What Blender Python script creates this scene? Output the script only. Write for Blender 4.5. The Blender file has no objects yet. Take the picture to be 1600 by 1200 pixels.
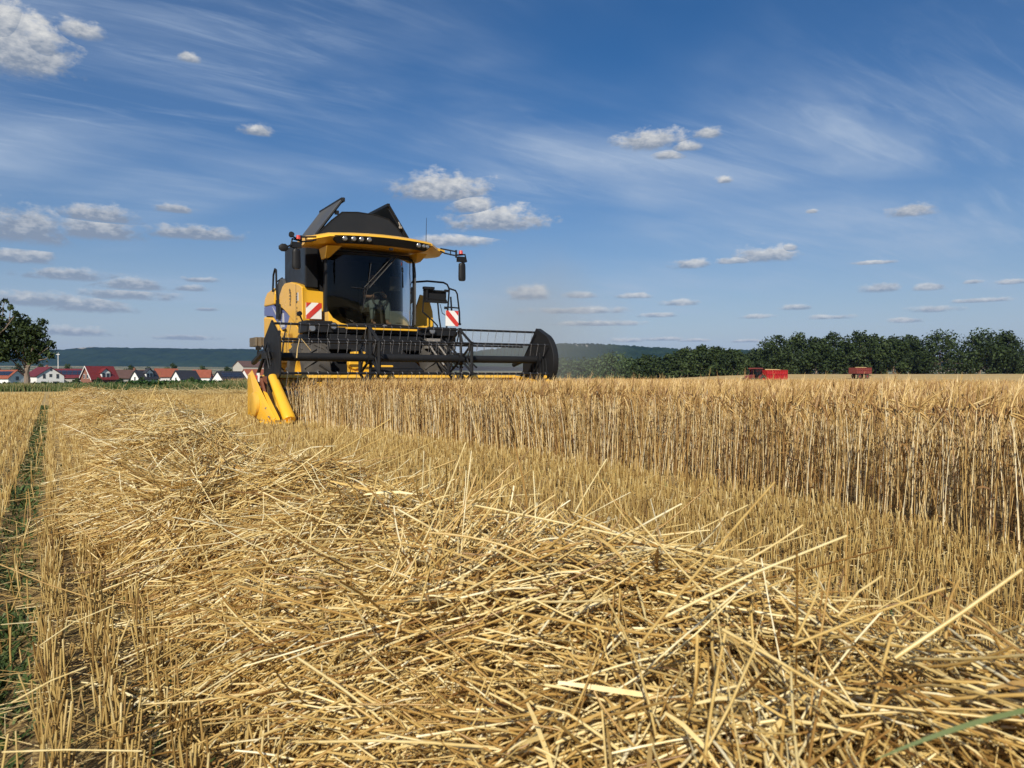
import bpy, bmesh, math, random
import numpy as np
from mathutils import Vector, Matrix, kdtree

R = math.radians
random.seed(7)
rng = np.random.default_rng(11)
SC = bpy.context.scene
COL = SC.collection

# ------------------------------------------------------------------ camera
EYE = 0.85
cam = bpy.data.cameras.new('camera')
cam.sensor_width = 36.0
cam.lens = 27.0
cam.clip_start = 0.02
cam.clip_end = 30000
cam.dof.use_dof = True
cam.dof.focus_distance = 7.0
cam.dof.aperture_fstop = 9.5
co = bpy.data.objects.new('camera', cam)
co.location = (0, 0, EYE)
co.rotation_euler = (R(90 - 0.573), 0, 0)
COL.objects.link(co)
SC.camera = co

# ------------------------------------------------------------------ light and render settings
SUN_EL = R(35)
TO_SUN = Vector((-0.17, -0.985, 0)).normalized()
SUN_ROT = math.atan2(TO_SUN.x, TO_SUN.y)
sd = bpy.data.lights.new('sun', 'SUN')
sd.energy = 5.0
sd.angle = R(0.53)
sd.color = (1.0, 0.925, 0.80)
so = bpy.data.objects.new('sun', sd)
dvec = Vector((TO_SUN.x * math.cos(SUN_EL), TO_SUN.y * math.cos(SUN_EL), math.sin(SUN_EL)))
so.rotation_euler = dvec.to_track_quat('Z', 'Y').to_euler()
so.location = (0, 0, 60)
COL.objects.link(so)

SC.view_settings.view_transform = 'Standard'
SC.view_settings.look = 'None'
SC.view_settings.exposure = 0.15
SC.view_settings.gamma = 1.0
SC.render.engine = 'CYCLES'
cy = SC.cycles
cy.max_bounces = 7
cy.diffuse_bounces = 4
cy.glossy_bounces = 3
cy.transmission_bounces = 4
cy.transparent_max_bounces = 12
cy.volume_bounces = 0
cy.caustics_reflective = False
cy.caustics_refractive = False
cy.sample_clamp_indirect = 6.0
cy.use_adaptive_sampling = True
cy.adaptive_threshold = 0.015
cy.use_denoising = True
cy.denoiser = 'OPENIMAGEDENOISE'
cy.denoising_input_passes = 'RGB_ALBEDO_NORMAL'
cy.denoising_prefilter = 'ACCURATE'
cy.volume_step_rate = 1.0
cy.volume_max_steps = 96


def P(px, py, d):
    """where a point of the photograph (1600 wide) stands at distance d, used to measure the place"""
    return Vector(((px - 800) / 1200 * d, d, EYE + (588 - py) / 1200 * d))


# ------------------------------------------------------------------ sky
def build_world():
    w = bpy.data.worlds.new("World")
    SC.world = w
    w.use_nodes = True
    w.cycles.sampling_method = 'NONE'
    nt = w.node_tree
    N, Lk = nt.nodes, nt.links
    for n in list(N):
        N.remove(n)

    def nd(t, **k):
        n = N.new(t)
        for a, b in k.items():
            setattr(n, a, b)
        return n

    def mth(op, a, b=None, c=None, clamp=False):
        n = nd('ShaderNodeMath', operation=op, use_clamp=clamp)
        for i, v in enumerate((a, b, c)):
            if v is None:
                continue
            if isinstance(v, (int, float)):
                n.inputs[i].default_value = v
            else:
                Lk.new(v, n.inputs[i])
        return n.outputs[0]

    def mapr(v, a, b, c=0.0, d=1.0, smooth=True):
        n = nd('ShaderNodeMapRange', interpolation_type='SMOOTHSTEP' if smooth else 'LINEAR')
        Lk.new(v, n.inputs[0])
        for i, x in zip((1, 2, 3, 4), (a, b, c, d)):
            n.inputs[i].default_value = x
        return n.outputs[0]

    def noise(vec, scale, detail=4.0, rough=0.55, dist=0.0):
        n = nd('ShaderNodeTexNoise')
        Lk.new(vec, n.inputs['Vector'])
        n.inputs['Scale'].default_value = scale
        n.inputs['Detail'].default_value = detail
        n.inputs['Roughness'].default_value = rough
        n.inputs['Distortion'].default_value = dist
        return n.outputs['Fac']

    def mixc(f, a, b):
        n = nd('ShaderNodeMix', data_type='RGBA')
        if isinstance(f, (int, float)):
            n.inputs[0].default_value = f
        else:
            Lk.new(f, n.inputs[0])
        for i, v in ((6, a), (7, b)):
            if isinstance(v, tuple):
                n.inputs[i].default_value = (*v, 1)
            else:
                Lk.new(v, n.inputs[i])
        return n.outputs[2]

    def combine(x, y, z):
        n = nd('ShaderNodeCombineXYZ')
        for i, v in enumerate((x, y, z)):
            if isinstance(v, (int, float)):
                n.inputs[i].default_value = v
            else:
                Lk.new(v, n.inputs[i])
        return n.outputs[0]

    sky = nd('ShaderNodeTexSky', sky_type='NISHITA')
    sky.sun_disc = False
    sky.sun_elevation = SUN_EL
    sky.sun_rotation = SUN_ROT
    sky.air_density = 1.0
    sky.dust_density = 0.6
    sky.ozone_density = 3.0
    hs = nd('ShaderNodeHueSaturation')
    hs.inputs['Saturation'].default_value = SKY_SAT
    hs.inputs['Value'].default_value = SKY_VAL
    Lk.new(sky.outputs[0], hs.inputs['Color'])
    gam = nd('ShaderNodeGamma')
    gam.inputs[1].default_value = 1.0
    Lk.new(hs.outputs[0], gam.inputs[0])
    mul = nd('ShaderNodeMix', data_type='RGBA', blend_type='MULTIPLY')
    mul.inputs[0].default_value = 1.0
    Lk.new(gam.outputs[0], mul.inputs[6])
    mul.inputs[7].default_value = (1.0, 0.97, 1.07, 1)
    skyc = mul.outputs[2]

    tc = nd('ShaderNodeTexCoord').outputs['Generated']
    sp = nd('ShaderNodeSeparateXYZ')
    Lk.new(tc, sp.inputs[0])
    x, y, z = sp.outputs
    az = mth('ARCTAN2', x, y)
    el = mth('ARCSINE', z)
    up = mth('MAXIMUM', z, 0.03)
    zz = mth('ADD', up, 0.10)
    # thin high veil on a flat layer
    lx = mth('DIVIDE', x, zz)
    ly = mth('DIVIDE', y, zz)
    rx = mth('ADD', mth('MULTIPLY', lx, 0.82), mth('MULTIPLY', ly, 0.57))
    ry = mth('SUBTRACT', mth('MULTIPLY', ly, 0.82), mth('MULTIPLY', lx, 0.57))
    v1 = combine(mth('MULTIPLY', rx, 0.55), mth('MULTIPLY', ry, 1.5), 0.3)
    n1 = noise(v1, 1.1, 6, 0.56, 0.5)
    n2 = noise(combine(mth('MULTIPLY', lx, 0.5), mth('MULTIPLY', ly, 0.7), 4.0), 0.9, 4, 0.5, 0.3)
    n3 = noise(combine(mth('MULTIPLY', rx, 0.9), mth('MULTIPLY', ry, 5.0), 9.0), 2.2, 5, 0.62, 0.8)
    veil = mth('MULTIPLY', mapr(n1, 0.38, 0.82), mapr(n2, 0.36, 0.60))
    veil = mth('ADD', veil, mth('MULTIPLY', mth('MULTIPLY', mapr(n3, 0.44, 0.84), mapr(n2, 0.42, 0.62)), 0.42))
    veil = mth('ADD', veil, mth('MULTIPLY', mapr(n2, 0.30, 0.62), 0.12))
    veil = mth('MULTIPLY', veil, mapr(el, 0.02, 0.20, 0.5, 1.0))
    veil = mth('MULTIPLY', veil, VEIL, clamp=True)
    c = mixc(veil, skyc, (5.0, 6.2, 8.0))
    # pale air towards the horizon
    hz = mth('POWER', mapr(el, 0.36, 0.0, smooth=False), 2.2)
    c = mixc(mth('MULTIPLY', hz, 0.78), c, HORIZON)
    # small fair-weather clouds: direction and angular size of each
    pos = combine(az, el, 0.0)
    nA = noise(combine(mth('MULTIPLY', az, 1.0), mth('MULTIPLY', el, 1.7), 2.0), 34.0, 7, 0.62)
    nB = noise(combine(mth('MULTIPLY', az, 1.0), mth('MULTIPLY', el, 1.9), 7.0), 75.0, 5, 0.6)
    best_len, best_vec = None, None
    for (px, py, a, b) in CLOUDS:
        ca = math.atan2(px - 800, 1200)
        ce = math.atan2(588 - py, math.hypot(1200, px - 800))
        k = math.cos(ca) ** 2
        sa = 1200 / (a * 1.35 * k)
        sb = 1200 / (b * 1.45 * math.cos(ca))
        m = nd('ShaderNodeVectorMath', operation='MULTIPLY_ADD')
        Lk.new(pos, m.inputs[0])
        m.inputs[1].default_value = (sa, sb, 0)
        m.inputs[2].default_value = (-ca * sa, -ce * sb, 0)
        ln = nd('ShaderNodeVectorMath', operation='LENGTH')
        Lk.new(m.outputs[0], ln.inputs[0])
        if best_len is None:
            best_len, best_vec = ln.outputs['Value'], m.outputs[0]
        else:
            lt = mth('LESS_THAN', ln.outputs['Value'], best_len)
            mx = nd('ShaderNodeMix', data_type='VECTOR')
            Lk.new(lt, mx.inputs[0])
            Lk.new(best_vec, mx.inputs[4])
            Lk.new(m.outputs[0], mx.inputs[5])
            best_vec = mx.outputs[1]
            best_len = mth('MINIMUM', best_len, ln.outputs['Value'])
    sv = nd('ShaderNodeSeparateXYZ')
    Lk.new(best_vec, sv.inputs[0])
    dv = sv.outputs[1]
    fld = mth('ADD', best_len, mth('MULTIPLY', mth('SUBTRACT', nA, 0.5), 1.9))
    fld = mth('ADD', fld, mth('MULTIPLY', mth('SUBTRACT', nB, 0.5), 0.9))
    mask = mapr(fld, 1.12, 0.42)
    mask = mth('MULTIPLY', mask, mapr(mth('ADD', dv, mth('MULTIPLY', nB, 0.5)), -0.5, -0.1))
    mask = mth('MULTIPLY', mask, mapr(el, 0.04, 0.26, 0.72, 0.95))
    shade = mth('ADD', mth('MULTIPLY', dv, 0.75), 0.36)
    shade = mth('ADD', shade, mth('MULTIPLY', mth('SUBTRACT', nB, 0.5), 1.7))
    shade = mth('ADD', shade, mth('MULTIPLY', mth('SUBTRACT', nA, 0.5), -1.1))
    shade = mth('SUBTRACT', shade, mth('MULTIPLY', mapr(az, 0.02, -0.42, 0.0, 0.28), mapr(el, 0.34, 0.22)))
    cc = mixc(mapr(shade, 0.0, 1.0, smooth=False), (2.9, 3.5, 4.5), (8.6, 8.6, 8.4))
    c = mixc(mask, c, cc)
    bg = nd('ShaderNodeBackground')
    bg.inputs['Strength'].default_value = 0.077
    Lk.new(c, bg.inputs['Color'])
    out = nd('ShaderNodeOutputWorld')
    Lk.new(bg.outputs[0], out.inputs['Surface'])


SKY_SAT, SKY_VAL, VEIL = 1.34, 0.87, 0.78
HORIZON = (4.9, 5.9, 7.2)
CLOUDS = [(30, 76, 72, 46), (12, 45, 34, 38), (60, 70, 40, 26), (130, 52, 32, 12), (297, 93, 14, 7), (402, 206, 22, 8),
          (690, 298, 66, 20), (735, 322, 34, 14), (772, 346, 62, 18), (700, 379, 62, 9), (1013, 223, 44, 14),
          (1040, 244, 20, 7), (1073, 231, 22, 7), (1105, 210, 17, 8), (1130, 283, 12, 5), (1423, 330, 29, 10),
          (1270, 331, 8, 3), (1078, 414, 25, 7), (1148, 408, 28, 5), (1195, 400, 44, 11), (1234, 388, 10, 5),
          (822, 459, 27, 12), (905, 462, 24, 5), (990, 463, 26, 4), (905, 486, 66, 5), (1377, 450, 24, 8),
          (1450, 449, 20, 6), (1360, 411, 30, 3), (1580, 441, 24, 4), (1455, 484, 36, 5), (1528, 470, 40, 3.5),
          (1415, 501, 20, 4), (1243, 481, 22, 4.5), (1180, 495, 20, 3.5), (1298, 496, 28, 3.5), (1057, 474, 26, 4.5),
          (1028, 493, 26, 3.5), (40, 358, 62, 27), (160, 338, 52, 12), (152, 361, 62, 16), (305, 366, 62, 10),
          (275, 328, 26, 6), (32, 402, 56, 11), (112, 431, 64, 9), (210, 446, 54, 9), (200, 462, 60, 8),
          (310, 438, 26, 4), (298, 451, 22, 5), (60, 470, 70, 11), (130, 478, 62, 12), (320, 484, 18, 3),
          (290, 528, 42, 4), (115, 520, 52, 7), (940, 506, 60, 4), (1040, 530, 30, 3), (980, 532, 18, 3.5),
          (1085, 532, 22, 2.5), (1170, 533, 26, 2.5), (1520, 441, 14, 3)]
build_world()

# ------------------------------------------------------------------ helpers


def tag(o, label=None, cat=None, group=None, kind=None):
    if label:
        o['label'] = label
    if cat:
        o['category'] = cat
    if group:
        o['group'] = group
    if kind:
        o['kind'] = kind
    return o


def empty(name, loc, rz=0.0):
    o = bpy.data.objects.new(name, None)
    o.empty_display_size = 0.3
    o.location = loc
    o.rotation_euler = (0, 0, rz)
    COL.objects.link(o)
    return o


def copy_tree(o, parent=None):
    c = o.copy()
    COL.objects.link(c)
    c.parent = parent
    for ch in list(o.children):
        copy_tree(ch, c)
    return c


def np_mesh(name, V, F, mat, attrs=None, parent=None, smooth=False):
    """one mesh object from arrays: V (n,3), F (m,3 or 4), attrs {name: per-vertex float}"""
    me = bpy.data.meshes.new(name)
    V = np.ascontiguousarray(V, dtype=np.float32)
    F = np.ascontiguousarray(F, dtype=np.int32)
    k = F.shape[1]
    me.vertices.add(len(V))
    me.vertices.foreach_set('co', V.ravel())
    me.loops.add(F.size)
    me.loops.foreach_set('vertex_index', F.ravel())
    me.polygons.add(len(F))
    me.polygons.foreach_set('loop_start', np.arange(0, F.size, k, dtype=np.int32))
    if smooth:
        me.polygons.foreach_set('use_smooth', np.ones(len(F), dtype=bool))
    me.update(calc_edges=True)
    for a, vals in (attrs or {}).items():
        at = me.attributes.new(a, 'FLOAT', 'POINT')
        at.data.foreach_set('value', np.ascontiguousarray(vals, dtype=np.float32))
    me.materials.append(mat)
    o = bpy.data.objects.new(name, me)
    o.parent = parent
    COL.objects.link(o)
    return o


class MB:
    def __init__(s):
        s.v, s.f = [], []

    def add(s, vs, fs):
        b = len(s.v)
        s.v += [tuple(p) for p in vs]
        s.f += [tuple(i + b for i in f) for f in fs]
        return s

    def box(s, c, d, rot=None):
        hx, hy, hz = d[0] / 2, d[1] / 2, d[2] / 2
        vs = [Vector((sx * hx, sy * hy, sz * hz)) for sx in (-1, 1) for sy in (-1, 1) for sz in (-1, 1)]
        if rot is not None:
            vs = [rot @ p for p in vs]
        vs = [p + Vector(c) for p in vs]
        return s.add(vs, [(0, 1, 3, 2), (4, 6, 7, 5), (0, 4, 5, 1), (2, 3, 7, 6), (0, 2, 6, 4), (1, 5, 7, 3)])

    def prism(s, poly, axis, a0, a1):
        def pt(q, a):
            return {'x': (a, q[0], q[1]), 'y': (q[0], a, q[1]), 'z': (q[0], q[1], a)}[axis]
        n = len(poly)
        vs = [pt(q, a0) for q in poly] + [pt(q, a1) for q in poly]
        fs = [tuple(range(n)), tuple(range(2 * n - 1, n - 1, -1))]
        fs += [(i, i + n, (i + 1) % n + n, (i + 1) % n) for i in range(n)]
        return s.add(vs, fs)

    def loft(s, rings, caps=True, closed=True):
        n = len(rings[0])
        vs = [p for r in rings for p in r]
        fs = []
        for k in range(len(rings) - 1):
            for i in range(n if closed else n - 1):
                j = (i + 1) % n
                fs.append((k * n + i, k * n + j, (k + 1) * n + j, (k + 1) * n + i))
        if caps and closed:
            fs.append(tuple(range(n - 1, -1, -1)))
            fs.append(tuple(range((len(rings) - 1) * n, len(rings) * n)))
        return s.add(vs, fs)

    def tube(s, pts, r, n=8):
        pts = [Vector(p) for p in pts]
        rs = r if isinstance(r, (list, tuple)) else [r] * len(pts)
        rings = []
        ref = None
        for i, p in enumerate(pts):
            if i == 0:
                t = pts[1] - p
            elif i == len(pts) - 1:
                t = p - pts[i - 1]
            else:
                t = (pts[i + 1] - p).normalized() + (p - pts[i - 1]).normalized()
            t.normalize()
            if ref is None:
                ref = Vector((0, 0, 1)) if abs(t.z) < 0.9 else Vector((1, 0, 0))
            a = (ref - t * ref.dot(t)).normalized()
            ref = a
            b = t.cross(a)
            rings.append([p + (a * math.cos(2 * math.pi * k / n) + b * math.sin(2 * math.pi * k / n)) * rs[i] for k in range(n)])
        return s.loft(rings)

    def lathe_x(s, prof, c, n=32):
        """prof: (x, radius) spun round an axis along x through c"""
        rings = []
        for k in range(n):
            a = 2 * math.pi * k / n
            rings.append([(c[0] + x, c[1] + r * math.cos(a), c[2] + r * math.sin(a)) for x, r in prof])
        rings.append(rings[0])
        return s.loft(rings, caps=False, closed=False)

    def build(s, name, mat, parent=None, smooth=True, bevel=0.0, angle=35, seg=2):
        me = bpy.data.meshes.new(name)
        me.from_pydata(s.v, [], s.f)
        bm = bmesh.new()
        bm.from_mesh(me)
        bmesh.ops.remove_doubles(bm, verts=bm.verts, dist=1e-5)
        bmesh.ops.recalc_face_normals(bm, faces=bm.faces)
        bm.to_mesh(me)
        bm.free()
        me.materials.append(mat)
        if smooth:
            me.polygons.foreach_set('use_smooth', np.ones(len(me.polygons), dtype=bool))
            me.set_sharp_from_angle(angle=R(angle))
        o = bpy.data.objects.new(name, me)
        o.parent = parent
        COL.objects.link(o)
        if bevel:
            m = o.modifiers.new('bevel', 'BEVEL')
            m.width = bevel
            m.segments = seg
            m.limit_method = 'ANGLE'
            m.angle_limit = R(30)
            m.harden_normals = True
        return o


def one(parent, name, mat, fn, **k):
    b = MB()
    fn(b)
    return b.build(name, mat, parent, **k)


# value noise for shapes
_tab = rng.random((256, 256))


def vnoise(x, y):
    x = np.asarray(x, float)
    y = np.asarray(y, float)
    xi = np.floor(x).astype(int)
    yi = np.floor(y).astype(int)
    fx = x - xi
    fy = y - yi
    fx = fx * fx * (3 - 2 * fx)
    fy = fy * fy * (3 - 2 * fy)
    g = lambda a, b: _tab[a % 256, b % 256]
    return (g(xi, yi) * (1 - fx) + g(xi + 1, yi) * fx) * (1 - fy) + (g(xi, yi + 1) * (1 - fx) + g(xi + 1, yi + 1) * fx) * fy


def fbm(x, y, o=4):
    s, a = 0, 0.5
    for k in range(o):
        s = s + a * vnoise(x * 2 ** k + 17 * k, y * 2 ** k + 31 * k)
        a *= 0.5
    return s


def sstep(a, b, x):
    t = np.clip((np.asarray(x, float) - a) / (b - a), 0, 1)
    return t * t * (3 - 2 * t)


# ------------------------------------------------------------------ materials
def material(name):
    m = bpy.data.materials.new(name)
    m.use_nodes = True
    return m, m.node_tree, m.node_tree.nodes['Principled BSDF']


def painted(name, col, rough=0.45, var=0.12, scale=6.0, metal=0.0, dust=0.25, dustcol=(0.42, 0.33, 0.20), spec=0.5, coat=0.0, bump=0.0):
    """a surface with slight unevenness of tone and a film of dust"""
    m, nt, b = material(name)
    N, Lk = nt.nodes, nt.links
    tc = N.new('ShaderNodeTexCoord')
    n1 = N.new('ShaderNodeTexNoise')
    n1.inputs['Scale'].default_value = scale
    n1.inputs['Detail'].default_value = 6
    Lk.new(tc.outputs['Object'], n1.inputs['Vector'])
    n2 = N.new('ShaderNodeTexNoise')
    n2.inputs['Scale'].default_value = scale * 0.3
    n2.inputs['Detail'].default_value = 8
    n2.inputs['Roughness'].default_value = 0.7
    Lk.new(tc.outputs['Object'], n2.inputs['Vector'])
    mx = N.new('ShaderNodeMix')
    mx.data_type = 'RGBA'
    mx.inputs[6].default_value = (*[c * (1 - var) for c in col], 1)
    mx.inputs[7].default_value = (*[min(1, c * (1 + var)) for c in col], 1)
    Lk.new(n1.outputs['Fac'], mx.inputs[0])
    rmp = N.new('ShaderNodeMapRange')
    Lk.new(n2.outputs['Fac'], rmp.inputs[0])
    rmp.inputs[1].default_value = 0.45
    rmp.inputs[2].default_value = 0.75
    rmp.inputs[3].default_value = dust * 0.25
    rmp.inputs[4].default_value = dust
    mx2 = N.new('ShaderNodeMix')
    mx2.data_type = 'RGBA'
    Lk.new(rmp.outputs[0], mx2.inputs[0])
    Lk.new(mx.outputs[2], mx2.inputs[6])
    mx2.inputs[7].default_value = (*dustcol, 1)
    Lk.new(mx2.outputs[2], b.inputs['Base Color'])
    rr = N.new('ShaderNodeMapRange')
    Lk.new(n2.outputs['Fac'], rr.inputs[0])
    rr.inputs[1].default_value = 0.3
    rr.inputs[2].default_value = 0.7
    rr.inputs[3].default_value = max(0.05, rough - 0.08)
    rr.inputs[4].default_value = min(1, rough + 0.15)
    Lk.new(rr.outputs[0], b.inputs['Roughness'])
    b.inputs['Metallic'].default_value = metal
    b.inputs['Specular IOR Level'].default_value = spec
    b.inputs['Coat Weight'].default_value = coat
    if bump:
        bp = N.new('ShaderNodeBump')
        bp.inputs['Strength'].default_value = bump
        bp.inputs['Distance'].default_value = 0.02
        Lk.new(n1.outputs['Fac'], bp.inputs['Height'])
        Lk.new(bp.outputs[0], b.inputs['Normal'])
    return m


def tinted(name, stops, rough=0.5, spec=0.4, trans=0.0, nscale=None, transcol=None):
    """colour picked by the per-stalk attribute 'tint'"""
    m, nt, b = material(name)
    N, Lk = nt.nodes, nt.links
    at = N.new('ShaderNodeAttribute')
    at.attribute_name = 'tint'
    fac = at.outputs['Fac']
    if nscale:
        tc = N.new('ShaderNodeTexCoord')
        n1 = N.new('ShaderNodeTexNoise')
        n1.inputs['Scale'].default_value = nscale
        n1.inputs['Detail'].default_value = 4
        Lk.new(tc.outputs['Object'], n1.inputs['Vector'])
        ma = N.new('ShaderNodeMath')
        ma.operation = 'MULTIPLY_ADD'
        Lk.new(n1.outputs['Fac'], ma.inputs[0])
        ma.inputs[1].default_value = 0.5
        ma.inputs[2].default_value = -0.25
        ad = N.new('ShaderNodeMath')
        ad.operation = 'ADD'
        ad.use_clamp = True
        Lk.new(fac, ad.inputs[0])
        Lk.new(ma.outputs[0], ad.inputs[1])
        fac = ad.outputs[0]
    cr = N.new('ShaderNodeValToRGB')
    el = cr.color_ramp.elements
    el[0].position, el[0].color = stops[0][0], (*stops[0][1], 1)
    el[1].position, el[1].color = stops[-1][0], (*stops[-1][1], 1)
    for p, c in stops[1:-1]:
        e = el.new(p)
        e.color = (*c, 1)
    Lk.new(fac, cr.inputs[0])
    Lk.new(cr.outputs[0], b.inputs['Base Color'])
    b.inputs['Roughness'].default_value = rough
    b.inputs['Specular IOR Level'].default_value = spec
    if trans:
        tr = N.new('ShaderNodeBsdfTranslucent')
        Lk.new(cr.outputs[0], tr.inputs[0])
        ms = N.new('ShaderNodeMixShader')
        ms.inputs[0].default_value = trans
        Lk.new(b.outputs[0], ms.inputs[1])
        Lk.new(tr.outputs[0], ms.inputs[2])
        Lk.new(ms.outputs[0], N['Material Output'].inputs['Surface'])
    return m


M = {}
M['straw'] = tinted('straw', [(0, (0.19, 0.085, 0.018)), (0.3, (0.43, 0.25, 0.065)), (0.62, (0.65, 0.46, 0.155)), (0.85, (0.81, 0.67, 0.33)), (1, (0.92, 0.83, 0.56))], 0.36, 0.5, nscale=30, trans=0.14)
M['stubble'] = tinted('stubble', [(0, (0.15, 0.08, 0.022)), (0.35, (0.37, 0.235, 0.075)), (0.7, (0.58, 0.42, 0.15)), (1, (0.82, 0.69, 0.38))], 0.42, 0.45, nscale=25, trans=0.1)
M['barley'] = tinted('barley', [(0, (0.075, 0.033, 0.014)), (0.3, (0.29, 0.155, 0.050)), (0.62, (0.56, 0.37, 0.125)), (0.85, (0.77, 0.60, 0.30)), (1, (0.90, 0.79, 0.54))], 0.45, 0.45, nscale=18, trans=0.05)
M['weed'] = tinted('weed', [(0, (0.03, 0.05, 0.015)), (0.5, (0.055, 0.095, 0.02)), (1, (0.13, 0.17, 0.055))], 0.5, 0.3, trans=0.2)
M['leaf'] = tinted('leaf', [(0, (0.015, 0.026, 0.009)), (0.5, (0.031, 0.050, 0.015)), (1, (0.064, 0.092, 0.028))], 0.65, 0.2, trans=0.15)
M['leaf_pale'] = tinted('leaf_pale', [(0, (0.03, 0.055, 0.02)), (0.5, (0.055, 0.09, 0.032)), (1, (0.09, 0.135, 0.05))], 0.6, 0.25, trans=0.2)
M['verge'] = tinted('verge', [(0, (0.025, 0.05, 0.012)), (0.45, (0.045, 0.085, 0.02)), (0.7, (0.12, 0.13, 0.045)), (1, (0.28, 0.23, 0.11))], 0.6, 0.25, trans=0.15)
M['greencrop'] = tinted('greencrop', [(0, (0.018, 0.05, 0.010)), (0.5, (0.035, 0.085, 0.016)), (1, (0.065, 0.13, 0.03))], 0.5, 0.3, trans=0.2)
M['bark'] = painted('bark', (0.20, 0.155, 0.115), 0.85, 0.4, 9, dust=0.0, bump=0.6)
M['yellow'] = painted('yellow_paint', (0.80, 0.43, 0.012), 0.32, 0.06, 3, dust=0.26, spec=0.5, coat=0.25)
M['yellow2'] = painted('yellow_steel', (0.72, 0.40, 0.02), 0.42, 0.08, 5, dust=0.3)
M['black'] = painted('black_paint', (0.010, 0.011, 0.013), 0.5, 0.2, 5, dust=0.015, spec=0.22)
M['tank'] = painted('dark_sheet', (0.014, 0.016, 0.019), 0.42, 0.15, 3, dust=0.008, spec=0.3)
M['grey'] = painted('grey_sheet', (0.06, 0.062, 0.062), 0.5, 0.15, 3, dust=0.05)
M['rubber'] = painted('rubber', (0.028, 0.027, 0.026), 0.85, 0.3, 8, dust=0.5, dustcol=(0.16, 0.13, 0.09))
M['steel'] = painted('steel', (0.30, 0.28, 0.25), 0.45, 0.25, 9, metal=0.5, dust=0.3)
M['tine'] = painted('tine_wire', (0.22, 0.22, 0.23), 0.4, 0.1, 9, metal=0.5, dust=0.1)
M['blue'] = painted('blue_decal', (0.10, 0.13, 0.32), 0.35, 0.1, 5, dust=0.15)
M['silver'] = painted('silver_decal', (0.50, 0.50, 0.50), 0.35, 0.1, 5, dust=0.15)
M['mark'] = painted('dark_decal', (0.06, 0.045, 0.03), 0.5, 0.1, 5, dust=0.1)
M['white'] = painted('white_paint', (0.78, 0.77, 0.74), 0.5, 0.06, 5, dust=0.12)
M['red'] = painted('red_paint', (0.55, 0.03, 0.025), 0.4, 0.1, 5, dust=0.12)
M['trailer_red'] = painted('trailer_red', (0.36, 0.011, 0.015), 0.5, 0.1, 2, dust=0.05)
M['old_red'] = painted('old_red', (0.17, 0.026, 0.022), 0.6, 0.2, 2, dust=0.1)
M['maroon'] = painted('maroon_panel', (0.16, 0.045, 0.02), 0.6, 0.2, 5, dust=0.2)
M['cabgrey'] = painted('cab_interior', (0.05, 0.05, 0.045), 0.8, 0.2, 5, dust=0.1)
M['greyblue'] = painted('grey_blue_plastic', (0.25, 0.30, 0.30), 0.6, 0.1, 5, dust=0.1)
M['denim'] = painted('denim', (0.24, 0.30, 0.31), 0.9, 0.15, 30, dust=0.05)
M['shirt'] = painted('shirt', (0.05, 0.055, 0.06), 0.9, 0.15, 30, dust=0.05)
M['skin'] = painted('skin', (0.45, 0.27, 0.19), 0.55, 0.08, 20, dust=0.0)
M['hair'] = painted('hair', (0.05, 0.035, 0.025), 0.8, 0.2, 40, dust=0.0)
M['box'] = painted('weathered_box', (0.10, 0.08, 0.055), 0.7, 0.3, 4, dust=0.2)
M['wall'] = painted('render_wall', (0.78, 0.77, 0.74), 0.85, 0.05, 1.0, dust=0.08)
M['wall_grey'] = painted('grey_wall', (0.42, 0.40, 0.36), 0.85, 0.08, 1.0, dust=0.08)
M['brickwall'] = painted('brick_wall', (0.22, 0.09, 0.06), 0.85, 0.15, 1.0, dust=0.08)
M['window'] = painted('window_glass', (0.05, 0.06, 0.075), 0.15, 0.2, 1.0, dust=0.0, spec=0.7)
M['solar'] = painted('solar_glass', (0.022, 0.030, 0.055), 0.2, 0.2, 0.5, dust=0.0, spec=0.6)


def roof_mat(name, col):
    m, nt, b = material(name)
    N, Lk = nt.nodes, nt.links
    tc = N.new('ShaderNodeTexCoord')
    wv = N.new('ShaderNodeTexWave')
    wv.bands_direction = 'Y'
    wv.inputs['Scale'].default_value = 1.6
    wv.inputs['Distortion'].default_value = 0.4
    Lk.new(tc.outputs['Object'], wv.inputs['Vector'])
    nz = N.new('ShaderNodeTexNoise')
    nz.inputs['Scale'].default_value = 0.9
    nz.inputs['Detail'].default_value = 6
    Lk.new(tc.outputs['Object'], nz.inputs['Vector'])
    mx = N.new('ShaderNodeMix')
    mx.data_type = 'RGBA'
    Lk.new(nz.outputs['Fac'], mx.inputs[0])
    mx.inputs[6].default_value = (*[c * 0.7 for c in col], 1)
    mx.inputs[7].default_value = (*[c * 1.25 for c in col], 1)
    Lk.new(mx.outputs[2], b.inputs['Base Color'])
    bp = N.new('ShaderNodeBump')
    bp.inputs['Strength'].default_value = 0.5
    bp.inputs['Distance'].default_value = 0.05
    Lk.new(wv.outputs['Fac'], bp.inputs['Height'])
    Lk.new(bp.outputs[0], b.inputs['Normal'])
    b.inputs['Roughness'].default_value = 0.6
    return m


M['roof_red'] = roof_mat('roof_red', (0.15, 0.014, 0.012))
M['roof_wine'] = roof_mat('roof_wine', (0.13, 0.018, 0.022))
M['roof_orange'] = roof_mat('roof_orange', (0.27, 0.075, 0.035))
M['roof_dark'] = roof_mat('roof_dark', (0.030, 0.030, 0.036))
M['roof_brown'] = roof_mat('roof_brown', (0.11, 0.06, 0.045))


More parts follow.
